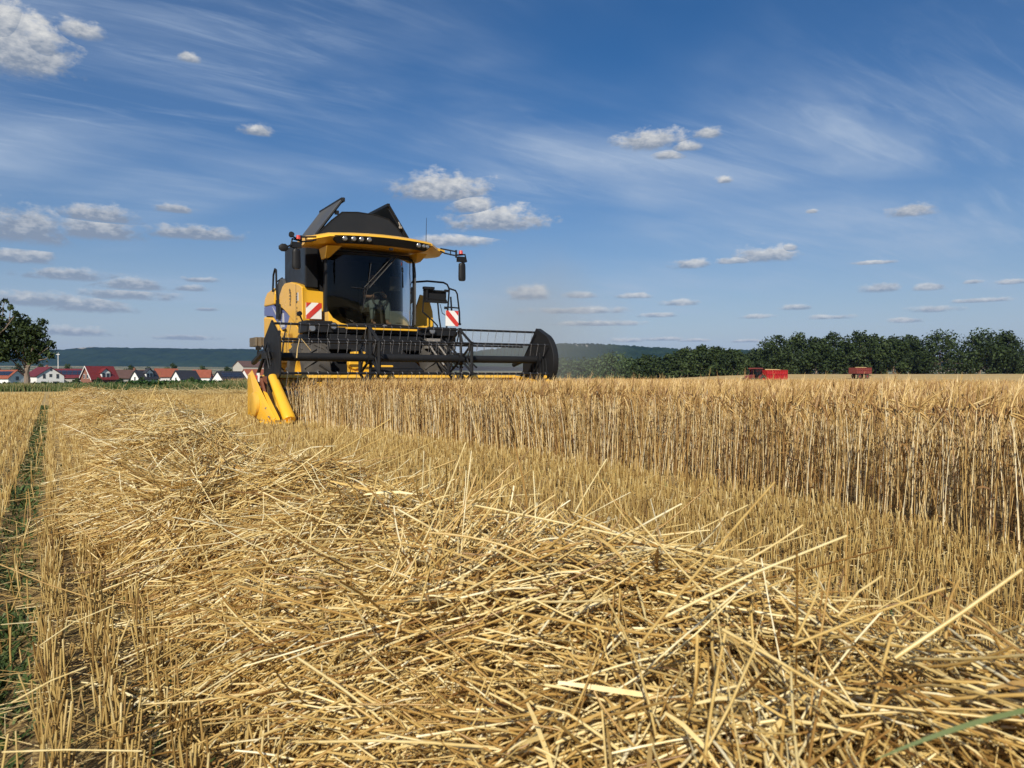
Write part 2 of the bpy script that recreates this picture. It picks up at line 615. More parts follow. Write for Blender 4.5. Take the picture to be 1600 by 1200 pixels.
def glass_mat(name, tint, fr=1.0):
    m, nt, b = material(name)
    N, Lk = nt.nodes, nt.links
    N.remove(b)
    tr = N.new('ShaderNodeBsdfTransparent')
    tr.inputs[0].default_value = (*tint, 1)
    gl = N.new('ShaderNodeBsdfGlossy')
    gl.inputs['Roughness'].default_value = 0.03
    gl.inputs[0].default_value = (0.8, 0.85, 0.9, 1)
    fz = N.new('ShaderNodeFresnel')
    fz.inputs['IOR'].default_value = 1.4
    nz = N.new('ShaderNodeTexNoise')
    nz.inputs['Scale'].default_value = 2.5
    mu = N.new('ShaderNodeMath')
    mu.operation = 'MULTIPLY'
    mu.inputs[1].default_value = fr
    mu.use_clamp = True
    Lk.new(fz.outputs[0], mu.inputs[0])
    ms = N.new('ShaderNodeMixShader')
    Lk.new(mu.outputs[0], ms.inputs[0])
    Lk.new(tr.outputs[0], ms.inputs[1])
    Lk.new(gl.outputs[0], ms.inputs[2])
    Lk.new(ms.outputs[0], N['Material Output'].inputs['Surface'])
    return m


M['glass'] = glass_mat('tinted_glass', (0.43, 0.44, 0.40), 0.8)
M['darkglass'] = glass_mat('dark_tinted_glass', (0.10, 0.12, 0.11), 0.8)
M['lens'] = painted('lamp_lens', (0.30, 0.30, 0.30), 0.15, 0.1, 20, metal=0.7, dust=0.0)

# ------------------------------------------------------------------ directions in the field: the rows run along A (away), across is N
TH = R(31)
NV = np.array([math.cos(TH), math.sin(TH)])
AV = np.array([-math.sin(TH), math.cos(TH)])


def field(p, t):
    p = np.asarray(p, float)
    t = np.asarray(t, float)
    return p * NV[0] + t * AV[0], p * NV[1] + t * AV[1]


def in_view(x, y, m=0.38, back=-0.4):
    return (y > back) & (np.abs(x) < np.maximum(y, 0) * (0.667 + m) + 1.6)


# ------------------------------------------------------------------ ground
def ground_h(x, y):
    x = np.asarray(x, float)
    y = np.asarray(y, float)
    r = np.hypot(x, y)
    a = np.where(y > 0, x / np.maximum(np.abs(y), 1.0), 0)
    right = sstep(0.05, 0.35, a)
    left = sstep(-0.05, -0.25, a)
    h = 2.3 * sstep(145, 270, r) * right - 0.75 * sstep(50, 120, r) * right - 3.2 * sstep(50, 270, r) * left - 1.0 * sstep(60, 270, r) * (1 - right) * (1 - left)
    h = h - 9 * sstep(380, 800, r) + 52 * sstep(900, 3600, r) + 6 * (fbm(x / 420, y / 420, 3) - 0.45) * sstep(400, 900, r)
    return np.where(r < 45, 0, h)


def ground_material():
    m, nt, b = material('field_ground')
    N, Lk = nt.nodes, nt.links
    tc = N.new('ShaderNodeTexCoord')

    def noise(scale, detail=6, vec=None, rough=0.6):
        n = N.new('ShaderNodeTexNoise')
        n.inputs['Scale'].default_value = scale
        n.inputs['Detail'].default_value = detail
        n.inputs['Roughness'].default_value = rough
        Lk.new(vec or tc.outputs['Object'], n.inputs['Vector'])
        return n.outputs['Fac']

    def mix(f, a, b_):
        n = N.new('ShaderNodeMix')
        n.data_type = 'RGBA'
        Lk.new(f, n.inputs[0])
        for i, v in ((6, a), (7, b_)):
            if isinstance(v, tuple):
                n.inputs[i].default_value = (*v, 1)
            else:
                Lk.new(v, n.inputs[i])
        return n.outputs[2]

    def mr(v, a, b_):
        n = N.new('ShaderNodeMapRange')
        Lk.new(v, n.inputs[0])
        n.inputs[1].default_value, n.inputs[2].default_value = a, b_
        return n.outputs[0]

    def att(nm):
        n = N.new('ShaderNodeAttribute')
        n.attribute_name = nm
        return n.outputs['Fac']

    soil = mix(mr(noise(9), 0.35, 0.65), (0.08, 0.05, 0.024), (0.23, 0.15, 0.06))
    soil = mix(mr(noise(60, 4), 0.5, 0.62), soil, (0.38, 0.27, 0.11))
    soil = mix(mr(noise(1.3, 5), 0.55, 0.70), soil, (0.05, 0.062, 0.02))
    # cut field further off: stubble in long rows
    mp = N.new('ShaderNodeMapping')
    mp.inputs['Rotation'].default_value = (0, 0, -TH)
    mp.inputs['Scale'].default_value = (7.0, 0.35, 1)
    Lk.new(tc.outputs['Object'], mp.inputs['Vector'])
    rows = noise(1.0, 5, mp.outputs[0])
    stub = mix(mr(rows, 0.35, 0.65), (0.33, 0.225, 0.085), (0.52, 0.38, 0.17))
    stub = mix(mr(noise(0.12, 4), 0.4, 0.7), stub, (0.45, 0.34, 0.17))
    col = mix(att('stubble'), soil, stub)
    # valley beyond: a patchwork of fields
    mp2 = N.new('ShaderNodeMapping')
    mp2.inputs['Scale'].default_value = (0.0028, 0.0045, 1)
    mp2.inputs['Rotation'].default_value = (0, 0, 0.5)
    Lk.new(tc.outputs['Object'], mp2.inputs['Vector'])
    vo = N.new('ShaderNodeTexVoronoi')
    vo.inputs['Scale'].default_value = 1.0
    Lk.new(mp2.outputs[0], vo.inputs['Vector'])
    sp = N.new('ShaderNodeSeparateColor')
    Lk.new(vo.outputs['Color'], sp.inputs[0])
    cr = N.new('ShaderNodeValToRGB')
    cr.color_ramp.interpolation = 'CONSTANT'
    e = cr.color_ramp.elements
    e[0].position, e[0].color = 0, (0.05, 0.085, 0.03, 1)
    e[1].position, e[1].color = 0.30, (0.34, 0.27, 0.15, 1)
    for pz, cz in ((0.48, (0.035, 0.06, 0.022)), (0.66, (0.40, 0.33, 0.20)), (0.78, (0.09, 0.12, 0.05)), (0.9, (0.20, 0.16, 0.09))):
        k = e.new(pz)
        k.color = (*cz, 1)
    Lk.new(sp.outputs[0], cr.inputs[0])
    col = mix(att('valley'), col, cr.outputs[0])
    col = mix(att('green'), col, mix(mr(noise(1.2), 0.35, 0.65), (0.025, 0.05, 0.012), (0.06, 0.10, 0.025)))
    Lk.new(col, b.inputs['Base Color'])
    b.inputs['Roughness'].default_value = 0.95
    b.inputs['Specular IOR Level'].default_value = 0.15
    bp = N.new('ShaderNodeBump')
    bp.inputs['Strength'].default_value = 0.7
    bp.inputs['Distance'].default_value = 0.03
    Lk.new(noise(22, 8), bp.inputs['Height'])
    Lk.new(bp.outputs[0], b.inputs['Normal'])
    return m


def build_ground():
    nr, na = 150, 360
    rr = np.concatenate([[0.0], np.geomspace(0.35, 9000, nr - 1)])
    th = np.linspace(0, 2 * math.pi, na, endpoint=False)
    r2, t2 = np.meshgrid(rr, th, indexing='ij')
    x, y = r2 * np.sin(t2), r2 * np.cos(t2)
    z = ground_h(x, y)
    p = x * NV[0] + y * NV[1]
    z = z + np.where(r2 < 30, (fbm(x * 2, y * 2, 3) - 0.45) * 0.03, 0)
    z = z - 0.03 * np.exp(-((p + 0.16) / 0.10) ** 2) * (r2 < 40)
    V = np.stack([x, y, z], -1).reshape(-1, 3)
    i = np.arange(nr - 1)[:, None] * na
    j = np.arange(na)[None, :]
    j2 = (j + 1) % na
    F = np.stack([i + j, i + na + j, i + na + j2, i + j2], -1).reshape(-1, 4)
    r = r2.ravel()
    X, Y = x.ravel(), y.ravel()
    o = np_mesh('ground', V, F, ground_material(), {
        'stubble': sstep(3, 12, r) * (1 - np.exp(-((X * NV[0] + Y * NV[1] + 0.16) / 0.12) ** 2) * (r < 40)),
        'valley': sstep(330, 420, r),
        'green': sstep(42.5, 43.5, Y) * sstep(-0.13, -0.17, X / np.maximum(Y, 1)) * (1 - sstep(330, 420, r))}, smooth=True)
    tag(o, kind='structure')


build_ground()


def hill_material():
    m, nt, b = material('forested_slope')
    N, Lk = nt.nodes, nt.links
    tc = N.new('ShaderNodeTexCoord')
    n1 = N.new('ShaderNodeTexNoise')
    n1.inputs['Scale'].default_value = 0.012
    n1.inputs['Detail'].default_value = 9
    n1.inputs['Roughness'].default_value = 0.7
    Lk.new(tc.outputs['Object'], n1.inputs['Vector'])
    cr = N.new('ShaderNodeValToRGB')
    e = cr.color_ramp.elements
    e[0].position, e[0].color = 0.35, (0.012, 0.026, 0.012, 1)
    e[1].position, e[1].color = 0.65, (0.03, 0.052, 0.02, 1)
    Lk.new(n1.outputs['Fac'], cr.inputs[0])
    # bare rock where the attribute says so
    at = N.new('ShaderNodeAttribute')
    at.attribute_name = 'rock'
    mx = N.new('ShaderNodeMix')
    mx.data_type = 'RGBA'
    Lk.new(at.outputs['Fac'], mx.inputs[0])
    Lk.new(cr.outputs[0], mx.inputs[6])
    mx.inputs[7].default_value = (0.40, 0.37, 0.32, 1)
    Lk.new(mx.outputs[2], b.inputs['Base Color'])
    b.inputs['Roughness'].default_value = 1.0
    b.inputs['Specular IOR Level'].default_value = 0.0
    return m


M['hill'] = hill_material()


def build_hill(d, depth, prof, rocks=(), foot=30):
    """a long ridge: prof = (photo x, photo y of the skyline) at distance d"""
    px = np.linspace(prof[0][0], prof[-1][0], 700)
    py = np.interp(px, [q[0] for q in prof], [q[1] for q in prof])
    top = EYE + (588 - py) / 1200 * d
    nd = 36
    s = np.linspace(0, 1, nd)
    shape = np.sin(np.clip(s / 0.55, 0, 1) * math.pi / 2) ** 1.15 * (1 - 0.8 * sstep(0.6, 1.0, s))
    X = (px[:, None] - 800) / 1200 * d * np.ones((1, nd))
    Y = d - depth * 0.55 + depth * s[None, :] + 120 * (fbm(X / 500, s[None, :] * 3, 3) - 0.45)
    Z = foot + (top[:, None] - foot) * shape[None, :]
    Z = Z + (fbm(X / 130, Y / 130, 4) - 0.47) * 26 * np.clip(shape[None, :] * (1 - shape[None, :]) * 4, 0.0, 1)
    Z = Z + (rng.random(Z.shape) - 0.5) * 9 * (shape[None, :] > 0.2)
    V = np.stack([X, Y, Z], -1).reshape(-1, 3)
    i = np.arange(len(px) - 1)[:, None] * nd
    j = np.arange(nd - 1)[None, :]
    F = np.stack([i + j, i + nd + j, i + nd + j + 1, i + j + 1], -1).reshape(-1, 4)
    rock = np.zeros(Z.shape)
    for (a, b, s0, s1) in rocks:
        rock = np.maximum(rock, ((px[:, None] > a) & (px[:, None] < b) & (s[None, :] > s0) & (s[None, :] < s1)) * (rng.random(Z.shape) < 0.6))
    tag(np_mesh('hills', V, F, M['hill'], {'rock': rock.ravel()}, smooth=True), kind='structure')


build_hill(4300, 1500, [(-900, 548), (-300, 547), (60, 549), (100, 547.5), (138, 547), (142, 543.5), (200, 544), (300, 545.5), (400, 546.5), (520, 548), (640, 550), (760, 556), (860, 575)], rocks=[(138, 162, 0.42, 0.5)])
build_hill(3000, 1300, [(640, 566), (760, 548), (830, 540), (880, 537.5), (930, 538.5), (1000, 543), (1045, 546), (1060, 551), (1090, 556), (1110, 552), (1140, 547.5), (1180, 551), (1240, 556), (1400, 560), (1700, 558), (2300, 560)], rocks=[(888, 906, 0.33, 0.37)])


# ------------------------------------------------------------------ stalks and straw
def stalks(base, dirs, length, rad, bend, nseg, nside, taper=0.75, kink=None):
    """many bent round stalks at once -> V, F, stalk index per vertex, position along 0..1"""
    n = len(base)
    d = dirs / np.linalg.norm(dirs, axis=1, keepdims=True)
    ref = np.where(np.abs(d[:, 2:3]) < 0.9, np.array([[0, 0, 1.0]]), np.array([[1.0, 0, 0]]))
    a = np.cross(d, ref)
    a /= np.linalg.norm(a, axis=1, keepdims=True)
    b = np.cross(d, a)
    u = np.linspace(0, 1, nseg + 1)
    C = base[:, None, :] + d[:, None, :] * (length[:, None, None] * u[None, :, None]) + bend[:, None, :] * (u ** 2)[None, :, None]
    if kink is not None:
        C = C + kink[0][:, None, :] * np.maximum(0, u[None, :, None] - kink[1][:, None, None])
    ang = np.arange(nside) * 2 * math.pi / nside
    rr = rad[:, None] * (1 + (taper - 1) * u[None, :])
    ring = (a[:, None, None, :] * np.cos(ang)[None, None, :, None] + b[:, None, None, :] * np.sin(ang)[None, None, :, None]) * rr[:, :, None, None]
    V = (C[:, :, None, :] + ring).reshape(-1, 3)
    k = (nseg + 1) * nside
    i = np.arange(n)[:, None, None] * k
    s = np.arange(nseg)[None, :, None] * nside
    q = np.arange(nside)[None, None, :]
    q2 = (q + 1) % nside
    F = np.stack([i + s + q, i + s + q2, i + s + nside + q2, i + s + nside + q], -1).reshape(-1, 4)
    idx = np.repeat(np.arange(n), k)
    return V, F, idx, C


def ribbons(pts, width, wdir):
    """flat blades: pts (n,k,3), width (n,k), wdir (n,3) -> V,F,idx"""
    n, k, _ = pts.shape
    off = wdir[:, None, :] * width[:, :, None] / 2
    V = np.stack([pts - off, pts + off], 2).reshape(-1, 3)
    i = np.arange(n)[:, None] * (2 * k)
    s = np.arange(k - 1)[None, :] * 2
    F = np.stack([i + s, i + s + 1, i + s + 3, i + s + 2], -1).reshape(-1, 4)
    return V, F, np.repeat(np.arange(n), 2 * k)


class Pile:
    def __init__(s):
        s.V, s.F, s.T, s.n = [], [], [], 0

    def add(s, V, F, tint):
        s.V.append(V)
        s.F.append(F + s.n)
        s.T.append(tint)
        s.n += len(V)

    def build(s, name, mat, smooth=True, parent=None):
        return np_mesh(name, np.concatenate(s.V), np.concatenate(s.F), mat, {'tint': np.concatenate(s.T)}, parent=parent, smooth=smooth)


# ------------------------------------------------------------------ swath of cut straw
def swath_h(p, t):
    pc = 0.90 + 0.09 * np.sin(t * 0.8 + 0.6) + 0.06 * np.sin(t * 2.1)
    w = 0.64 + 0.08 * np.sin(t * 1.3 + 2)
    q = np.clip(1 - ((p - pc) / w) ** 2, 0, 1)
    lump = 0.30 + 1.45 * fbm(p * 2.2 + 3, t * 1.7 + 9, 3)
    fade = sstep(36, 24, t)
    return 0.45 * q ** 0.8 * lump * (0.35 + 0.65 * fade)


def build_swath():
    pp = np.linspace(0.15, 1.95, 60)
    tt = np.linspace(-2.0, 36, 500)
    p2, t2 = np.meshgrid(pp, tt, indexing='ij')
    x, y = field(p2, t2)
    z = swath_h(p2, t2) * 0.88 - 0.03 + 0.05 * (fbm(p2 * 9, t2 * 9, 3) - 0.45)
    V = np.stack([x, y, z], -1).reshape(-1, 3)
    i = np.arange(len(pp) - 1)[:, None] * len(tt)
    j = np.arange(len(tt) - 1)[None, :]
    F = np.stack([i + j, i + len(tt) + j, i + len(tt) + j + 1, i + j + 1], -1).reshape(-1, 4)
    pile = Pile()
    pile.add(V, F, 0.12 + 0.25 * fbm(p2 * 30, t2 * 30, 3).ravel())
    for (t0, t1, dens, rs, nseg, nside) in ((-1.2, 2.2, 5200, 1.0, 6, 5), (2.2, 6, 3400, 1.08, 4, 4), (6, 14, 1300, 1.15, 3, 3), (14, 36, 420, 1.6, 2, 3)):
        n = int((t1 - t0) * 1.75 * dens)
        p = rng.uniform(0.10, 1.72, n)
        t = rng.uniform(t0, t1, n)
        h = swath_h(p, t)
        keep = rng.random(n) < np.clip(0.06 + h / 0.13, 0, 1)
        x, y = field(p, t)
        keep &= in_view(x, y, 0.2, -0.9)
        p, t, h, x, y = [q[keep] for q in (p, t, h, x, y)]
        n = len(p)
        ns = int((t1 - t0) * 1.7 * 13)
        kd = kdtree.KDTree(ns)
        sp_, st_ = rng.uniform(0.0, 1.8, ns), rng.uniform(t0, t1, ns)
        for q in range(ns):
            kd.insert((sp_[q], st_[q], 0), q)
        kd.balance()
        near = np.array([kd.find((p[q] + j1, t[q] + j2, 0))[1] for q, (j1, j2) in enumerate(rng.normal(0, 0.05, (n, 2)))])
        tyaw = rng.normal(0.45, 0.75, ns)
        tpit = rng.normal(0.03, 0.23, ns)
        tup = rng.normal(0, 0.05, ns)
        flip = rng.choice([0, math.pi], n)
        yaw = tyaw[near] + rng.normal(0, 0.30, n) + flip
        wild = rng.random(n) < 0.20
        yaw = np.where(wild, rng.uniform(0, 2 * math.pi, n), yaw)
        pitch = tpit[near] * np.where(flip > 1, -1, 1) + rng.normal(0.02, 0.11, n)
        stick = rng.random(n) < 0.022
        pitch = np.where(stick, rng.uniform(0.25, 0.95, n), pitch)
        L = rng.gamma(4.0, 0.066, n).clip(0.05, 0.5)
        L = np.where(rng.random(n) < 0.3, L * 0.4, L)
        L = np.where(pitch > 0.25, L * 0.62, L)
        d = np.stack([np.cos(yaw) * np.cos(pitch), np.sin(yaw) * np.cos(pitch), np.sin(pitch)], -1)
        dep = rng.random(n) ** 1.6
        z = h * (1 - 0.35 * dep) + 0.012 + rng.normal(0, 0.008, n) + tup[near] * np.clip(h / 0.2, 0, 1)
        # drop towards the edge so the straw lies on the slope
        mid = np.stack([x, y, z], -1)
        base = mid - d * (L * np.where(pitch > 0.25, 0.15, 0.5))[:, None]
        px_, ty = base[:, 0] * NV[0] + base[:, 1] * NV[1], base[:, 0] * AV[0] + base[:, 1] * AV[1]
        end = mid + d * (L * 0.5)[:, None]
        pe, te = end[:, 0] * NV[0] + end[:, 1] * NV[1], end[:, 0] * AV[0] + end[:, 1] * AV[1]
        hb, he = swath_h(px_, ty), swath_h(pe, te)
        flat = pitch <= 0.25
        base[:, 2] = np.where(flat, 0.45 * base[:, 2] + 0.55 * (hb * (1 - 0.35 * dep) + 0.02), base[:, 2])
        newend = np.where(flat, 0.45 * end[:, 2] + 0.55 * (he * (1 - 0.35 * dep) + 0.02), end[:, 2])
        d2 = np.stack([d[:, 0] * L, d[:, 1] * L, np.where(flat, newend - base[:, 2], d[:, 2] * L)], -1)
        base[:, 2] = np.maximum(base[:, 2], 0.006)
        rad = rng.uniform(0.0013, 0.0030, n) * rs
        bend = rng.normal(0, 0.055, (n, 3)) * L[:, None] / 0.25
        bend[:, 2] -= 0.02
        kdir = rng.normal(0, 0.30, (n, 3)) * L[:, None] * (rng.random(n) < 0.34)[:, None]
        # keep the lens itself clear of straw
        far = ((base + d2)[:, 2] < 0.60) & (np.minimum(np.linalg.norm(base - np.array([0, 0, EYE]), axis=1), np.linalg.norm(base + d2 - np.array([0, 0, EYE]), axis=1)) > 0.5)
        sel = far
        V, F, idx, C = stalks(base[sel], d2[sel], np.linalg.norm(d2[sel], axis=1), rad[sel], bend[sel], nseg, nside, 0.85, (kdir[sel], rng.uniform(0.25, 0.75, sel.sum())))
        mm = sel.sum()
        tint = np.where(rng.random(mm) < 0.62, rng.beta(4, 1.7, mm), rng.beta(1.6, 2.6, mm)) * np.where(dep[sel] > 0.55, 0.6, 1.0)  # buried straw tinted darker: older brown stalks, standing in for shadowed gaps
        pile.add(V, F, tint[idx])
        # flat leaf sheaths and torn blades among the stalks
        m = n // 6
        k = rng.integers(0, n, m)
        yaw2 = yaw[k] + rng.normal(0, 0.7, m)
        L2 = rng.uniform(0.05, 0.22, m)
        uu = np.linspace(-0.5, 0.5, 4)
        pts = mid[k][:, None, :] + np.stack([np.cos(yaw2), np.sin(yaw2), rng.normal(0, 0.25, m)], -1)[:, None, :] * (L2[:, None] * uu[None, :])[:, :, None]
        pts[:, :, 2] += 0.012 + 0.05 * rng.random(m)[:, None] * (0.25 - uu ** 2)[None, :]
        wd = np.stack([-np.sin(yaw2), np.cos(yaw2), rng.normal(0, 0.5, m)], -1)
        V, F, idx = ribbons(pts, (rng.uniform(0.003, 0.008, m) * rs)[:, None] * np.array([0.6, 1, 1, 0.3])[None, :], wd)
        pile.add(V, F, rng.beta(2, 1.3, m)[idx])
    for (t0, t1, dens) in ((-1.0, 2.4, 5200), (2.4, 6.5, 2200)):
        n = int((t1 - t0) * 1.5 * dens)
        p = rng.uniform(0.15, 1.6, n)
        t = rng.uniform(t0, t1, n)
        h = swath_h(p, t)
        x, y = field(p, t)
        k = (rng.random(n) < np.clip(0.15 + h / 0.12, 0, 1)) & in_view(x, y, 0.15, -0.6)
        x, y, h = x[k], y[k], h[k]
        n = len(x)
        yaw = rng.uniform(0, 2 * math.pi, n)
        pitch = rng.normal(0, 0.5, n)
        d = np.stack([np.cos(yaw) * np.cos(pitch), np.sin(yaw) * np.cos(pitch), np.sin(pitch)], -1)
        L = rng.gamma(3, 0.022, n).clip(0.015, 0.2)
        V, F, idx, C = stalks(np.stack([x, y, h * rng.uniform(0.82, 1.0, n) + 0.004], -1), d, L, rng.uniform(0.0004, 0.0013, n), rng.normal(0, 0.018, (n, 3)), 3, 3, 0.7)
        pile.add(V, F, (rng.beta(1.8, 2.0, n) * 0.9)[idx])
    # the single stalks that reach out of the swath in the foreground: foot, tip (photo x, y, distance), thickness
    for (a, b, r, ti) in FORE:
        A_, B_ = P(*a), P(*b)
        base = np.array([A_])
        dv = np.array([B_ - A_])
        V, F, idx, C = stalks(base, dv, np.linalg.norm(dv, axis=1), np.array([r]), rng.normal(0, 0.012, (1, 3)), 8, 6, 0.8,
                              (rng.normal(0, 0.02, (1, 3)), np.array([0.5])))
        pile.add(V, F, np.full(len(V), ti))
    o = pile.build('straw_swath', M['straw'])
    tag(o, 'loose golden swath of cut straw lying in a long ridge on the stubble', 'straw', kind='stuff')


FORE = [((1000, 1010, 1.0), (1195, 755, 1.25), 0.0022, 0.5), ((1040, 965, 1.05), (1325, 822, 1.1), 0.0022, 0.85),
        ((1190, 930, 1.05), (1100, 765, 1.4), 0.0021, 0.45), ((1115, 905, 1.2), (1268, 832, 1.2), 0.0021, 0.7),
        ((1240, 1010, 0.95), (1458, 922, 1.0), 0.0019, 0.62), ((1400, 1030, 0.9), (1620, 880, 0.9), 0.0028, 0.72),
        ((840, 870, 1.55), (975, 762, 1.8), 0.0022, 0.55), ((655, 950, 1.5), (698, 795, 1.8), 0.0021, 0.6),
        ((575, 800, 2.2), (612, 672, 2.6), 0.0022, 0.55), ((1245, 1000, 1.0), (1310, 870, 1.1), 0.0019, 0.6), ((1310, 965, 1.05), (1384, 884, 1.1), 0.002, 0.7),
        ((1480, 1000, 0.95), (1478, 890, 1.0), 0.0021, 0.4), ((540, 930, 1.6), (600, 1010, 1.35), 0.0022, 0.7), ((395, 740, 3.8), (420, 668, 4.2), 0.003, 0.4),
        ((345, 720, 4.0), (378, 660, 4.4), 0.003, 0.3), ((60, 1010, 1.9), (165, 935, 1.8), 0.0017, 0.85), ((15, 1100, 1.4), (140, 1030, 1.4), 0.0017, 0.8),
        ((0, 1178, 1.25), (190, 1170, 1.2), 0.0016, 0.8), ((720, 930, 1.4), (790, 880, 1.5), 0.0023, 0.75), ((1130, 985, 1.0), (1330, 1095, 0.88), 0.0024, 0.68)]
build_swath()


# ------------------------------------------------------------------ stubble
def crop_edge(t):
    t = np.asarray(t, float)
    return 4.02 + 0.28 * np.exp(-((t - 5.5) / 3.0) ** 2) - 0.32 * sstep(9.5, 13, t) - 0.36 * np.exp(-((t - 1.1) / 1.3) ** 2) + 0.05 * np.sin(t * 3.1)


def is_crop(p, t):
    """where the barley still stands"""
    return ((p > crop_edge(t)) & (t < 13.85) & (p < 44)) | ((p > 9.5) & (p < 44) & (t < 78))


def build_stubble():
    pile = Pile()
    row = 0.125
    for (d0, d1, dens, rs, hs, nside) in ((0.5, 5, 105, 1.0, 1.0, 4), (5, 11, 60, 1.15, 1.0, 3), (11, 22, 26, 1.7, 1.0, 3), (22, 42.5, 9, 2.6, 1.05, 3)):
        tmax = d1 * 1.35
        rows = np.arange(-30 if d1 > 12 else -12, 10, row)
        n_per = int((tmax + 8) * dens)
        p = np.repeat(rows, n_per) + rng.normal(0, 0.020, len(rows) * n_per)
        t = rng.uniform(-8, tmax, len(p))
        x, y = field(p, t)
        r = np.hypot(x, y)
        k = (r > d0) & (r <= d1) & in_view(x, y) & ~is_crop(p, t) & (y < 42.4)
        k &= ~((swath_h(p, t) > 0.14) & (rng.random(len(p)) < 0.9))
        k &= ~((np.abs(p + 0.16) < 0.085) & (rng.random(len(p)) < 0.94))
        k &= vnoise(p * 2.3, t * 1.1) + 0.45 * vnoise(p * 9, t * 7) > 0.27
        p, t, x, y = p[k], t[k], x[k], y[k]
        n = len(p)
        L = rng.normal(0.108, 0.024, n).clip(0.04, 0.18) * hs
        lean = rng.normal(0, 0.12, (n, 2))
        d = np.stack([lean[:, 0], lean[:, 1], np.ones(n)], -1)
        V, F, idx, C = stalks(np.stack([x, y, np.full(n, -0.01)], -1), d, L + 0.01, rng.uniform(0.0019, 0.0036, n) * rs, rng.normal(0, 0.006, (n, 3)), 2 if d1 < 12 else 1, nside, 0.9)
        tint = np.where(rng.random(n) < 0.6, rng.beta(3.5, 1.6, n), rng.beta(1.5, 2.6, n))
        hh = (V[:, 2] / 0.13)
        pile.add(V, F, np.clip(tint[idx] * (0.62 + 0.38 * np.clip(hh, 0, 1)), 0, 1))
        # short straw and chaff lying between the rows
        if d1 <= 22:
            m = int(n * 0.9)
            kk = rng.integers(0, n, m)
            px_, py_ = x[kk] + rng.normal(0, 0.06, m), y[kk] + rng.normal(0, 0.06, m)
            pk, tk = px_ * NV[0] + py_ * NV[1], px_ * AV[0] + py_ * AV[1]
            ok = ~is_crop(pk, tk)
            px_, py_ = px_[ok], py_[ok]
            m = len(px_)
            yaw = rng.uniform(0, 2 * math.pi, m)
            pitch = rng.normal(0, 0.2, m)
            Lc = rng.gamma(3, 0.03, m).clip(0.02, 0.3)
            d = np.stack([np.cos(yaw) * np.cos(pitch), np.sin(yaw) * np.cos(pitch), np.sin(pitch)], -1)
            zb = rng.uniform(0.004, 0.06, m)
            V, F, idx, C = stalks(np.stack([px_, py_, zb], -1), d, Lc, rng.uniform(0.0008, 0.002, m) * rs, rng.normal(0, 0.01, (m, 3)), 1, 3)
            pile.add(V, F, rng.beta(2.2, 1.6, m)[idx])
    # a far swath lying across, beyond the harvested strip
    n = 2600
    px_ = rng.uniform(-17.5, -9.5, n)
    py_ = 33 + rng.normal(0, 0.5, n) + 0.12 * (px_ + 13)
    yaw = rng.uniform(0, 2 * math.pi, n)
    pitch = rng.normal(0, 0.35, n)
    d = np.stack([np.cos(yaw) * np.cos(pitch), np.sin(yaw) * np.cos(pitch), np.sin(pitch)], -1)
    V, F, idx, C = stalks(np.stack([px_, py_, rng.uniform(0.0, 0.28, n)], -1), d, rng.uniform(0.15, 0.5, n), rng.uniform(0.004, 0.008, n), rng.normal(0, 0.02, (n, 3)), 2, 3)
    pile.add(V, F, rng.beta(3, 1.2, n)[idx])
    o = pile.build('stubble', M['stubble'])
    tag(o, 'rows of short golden stubble left standing on the cut field', 'stubble', kind='stuff')


build_stubble()


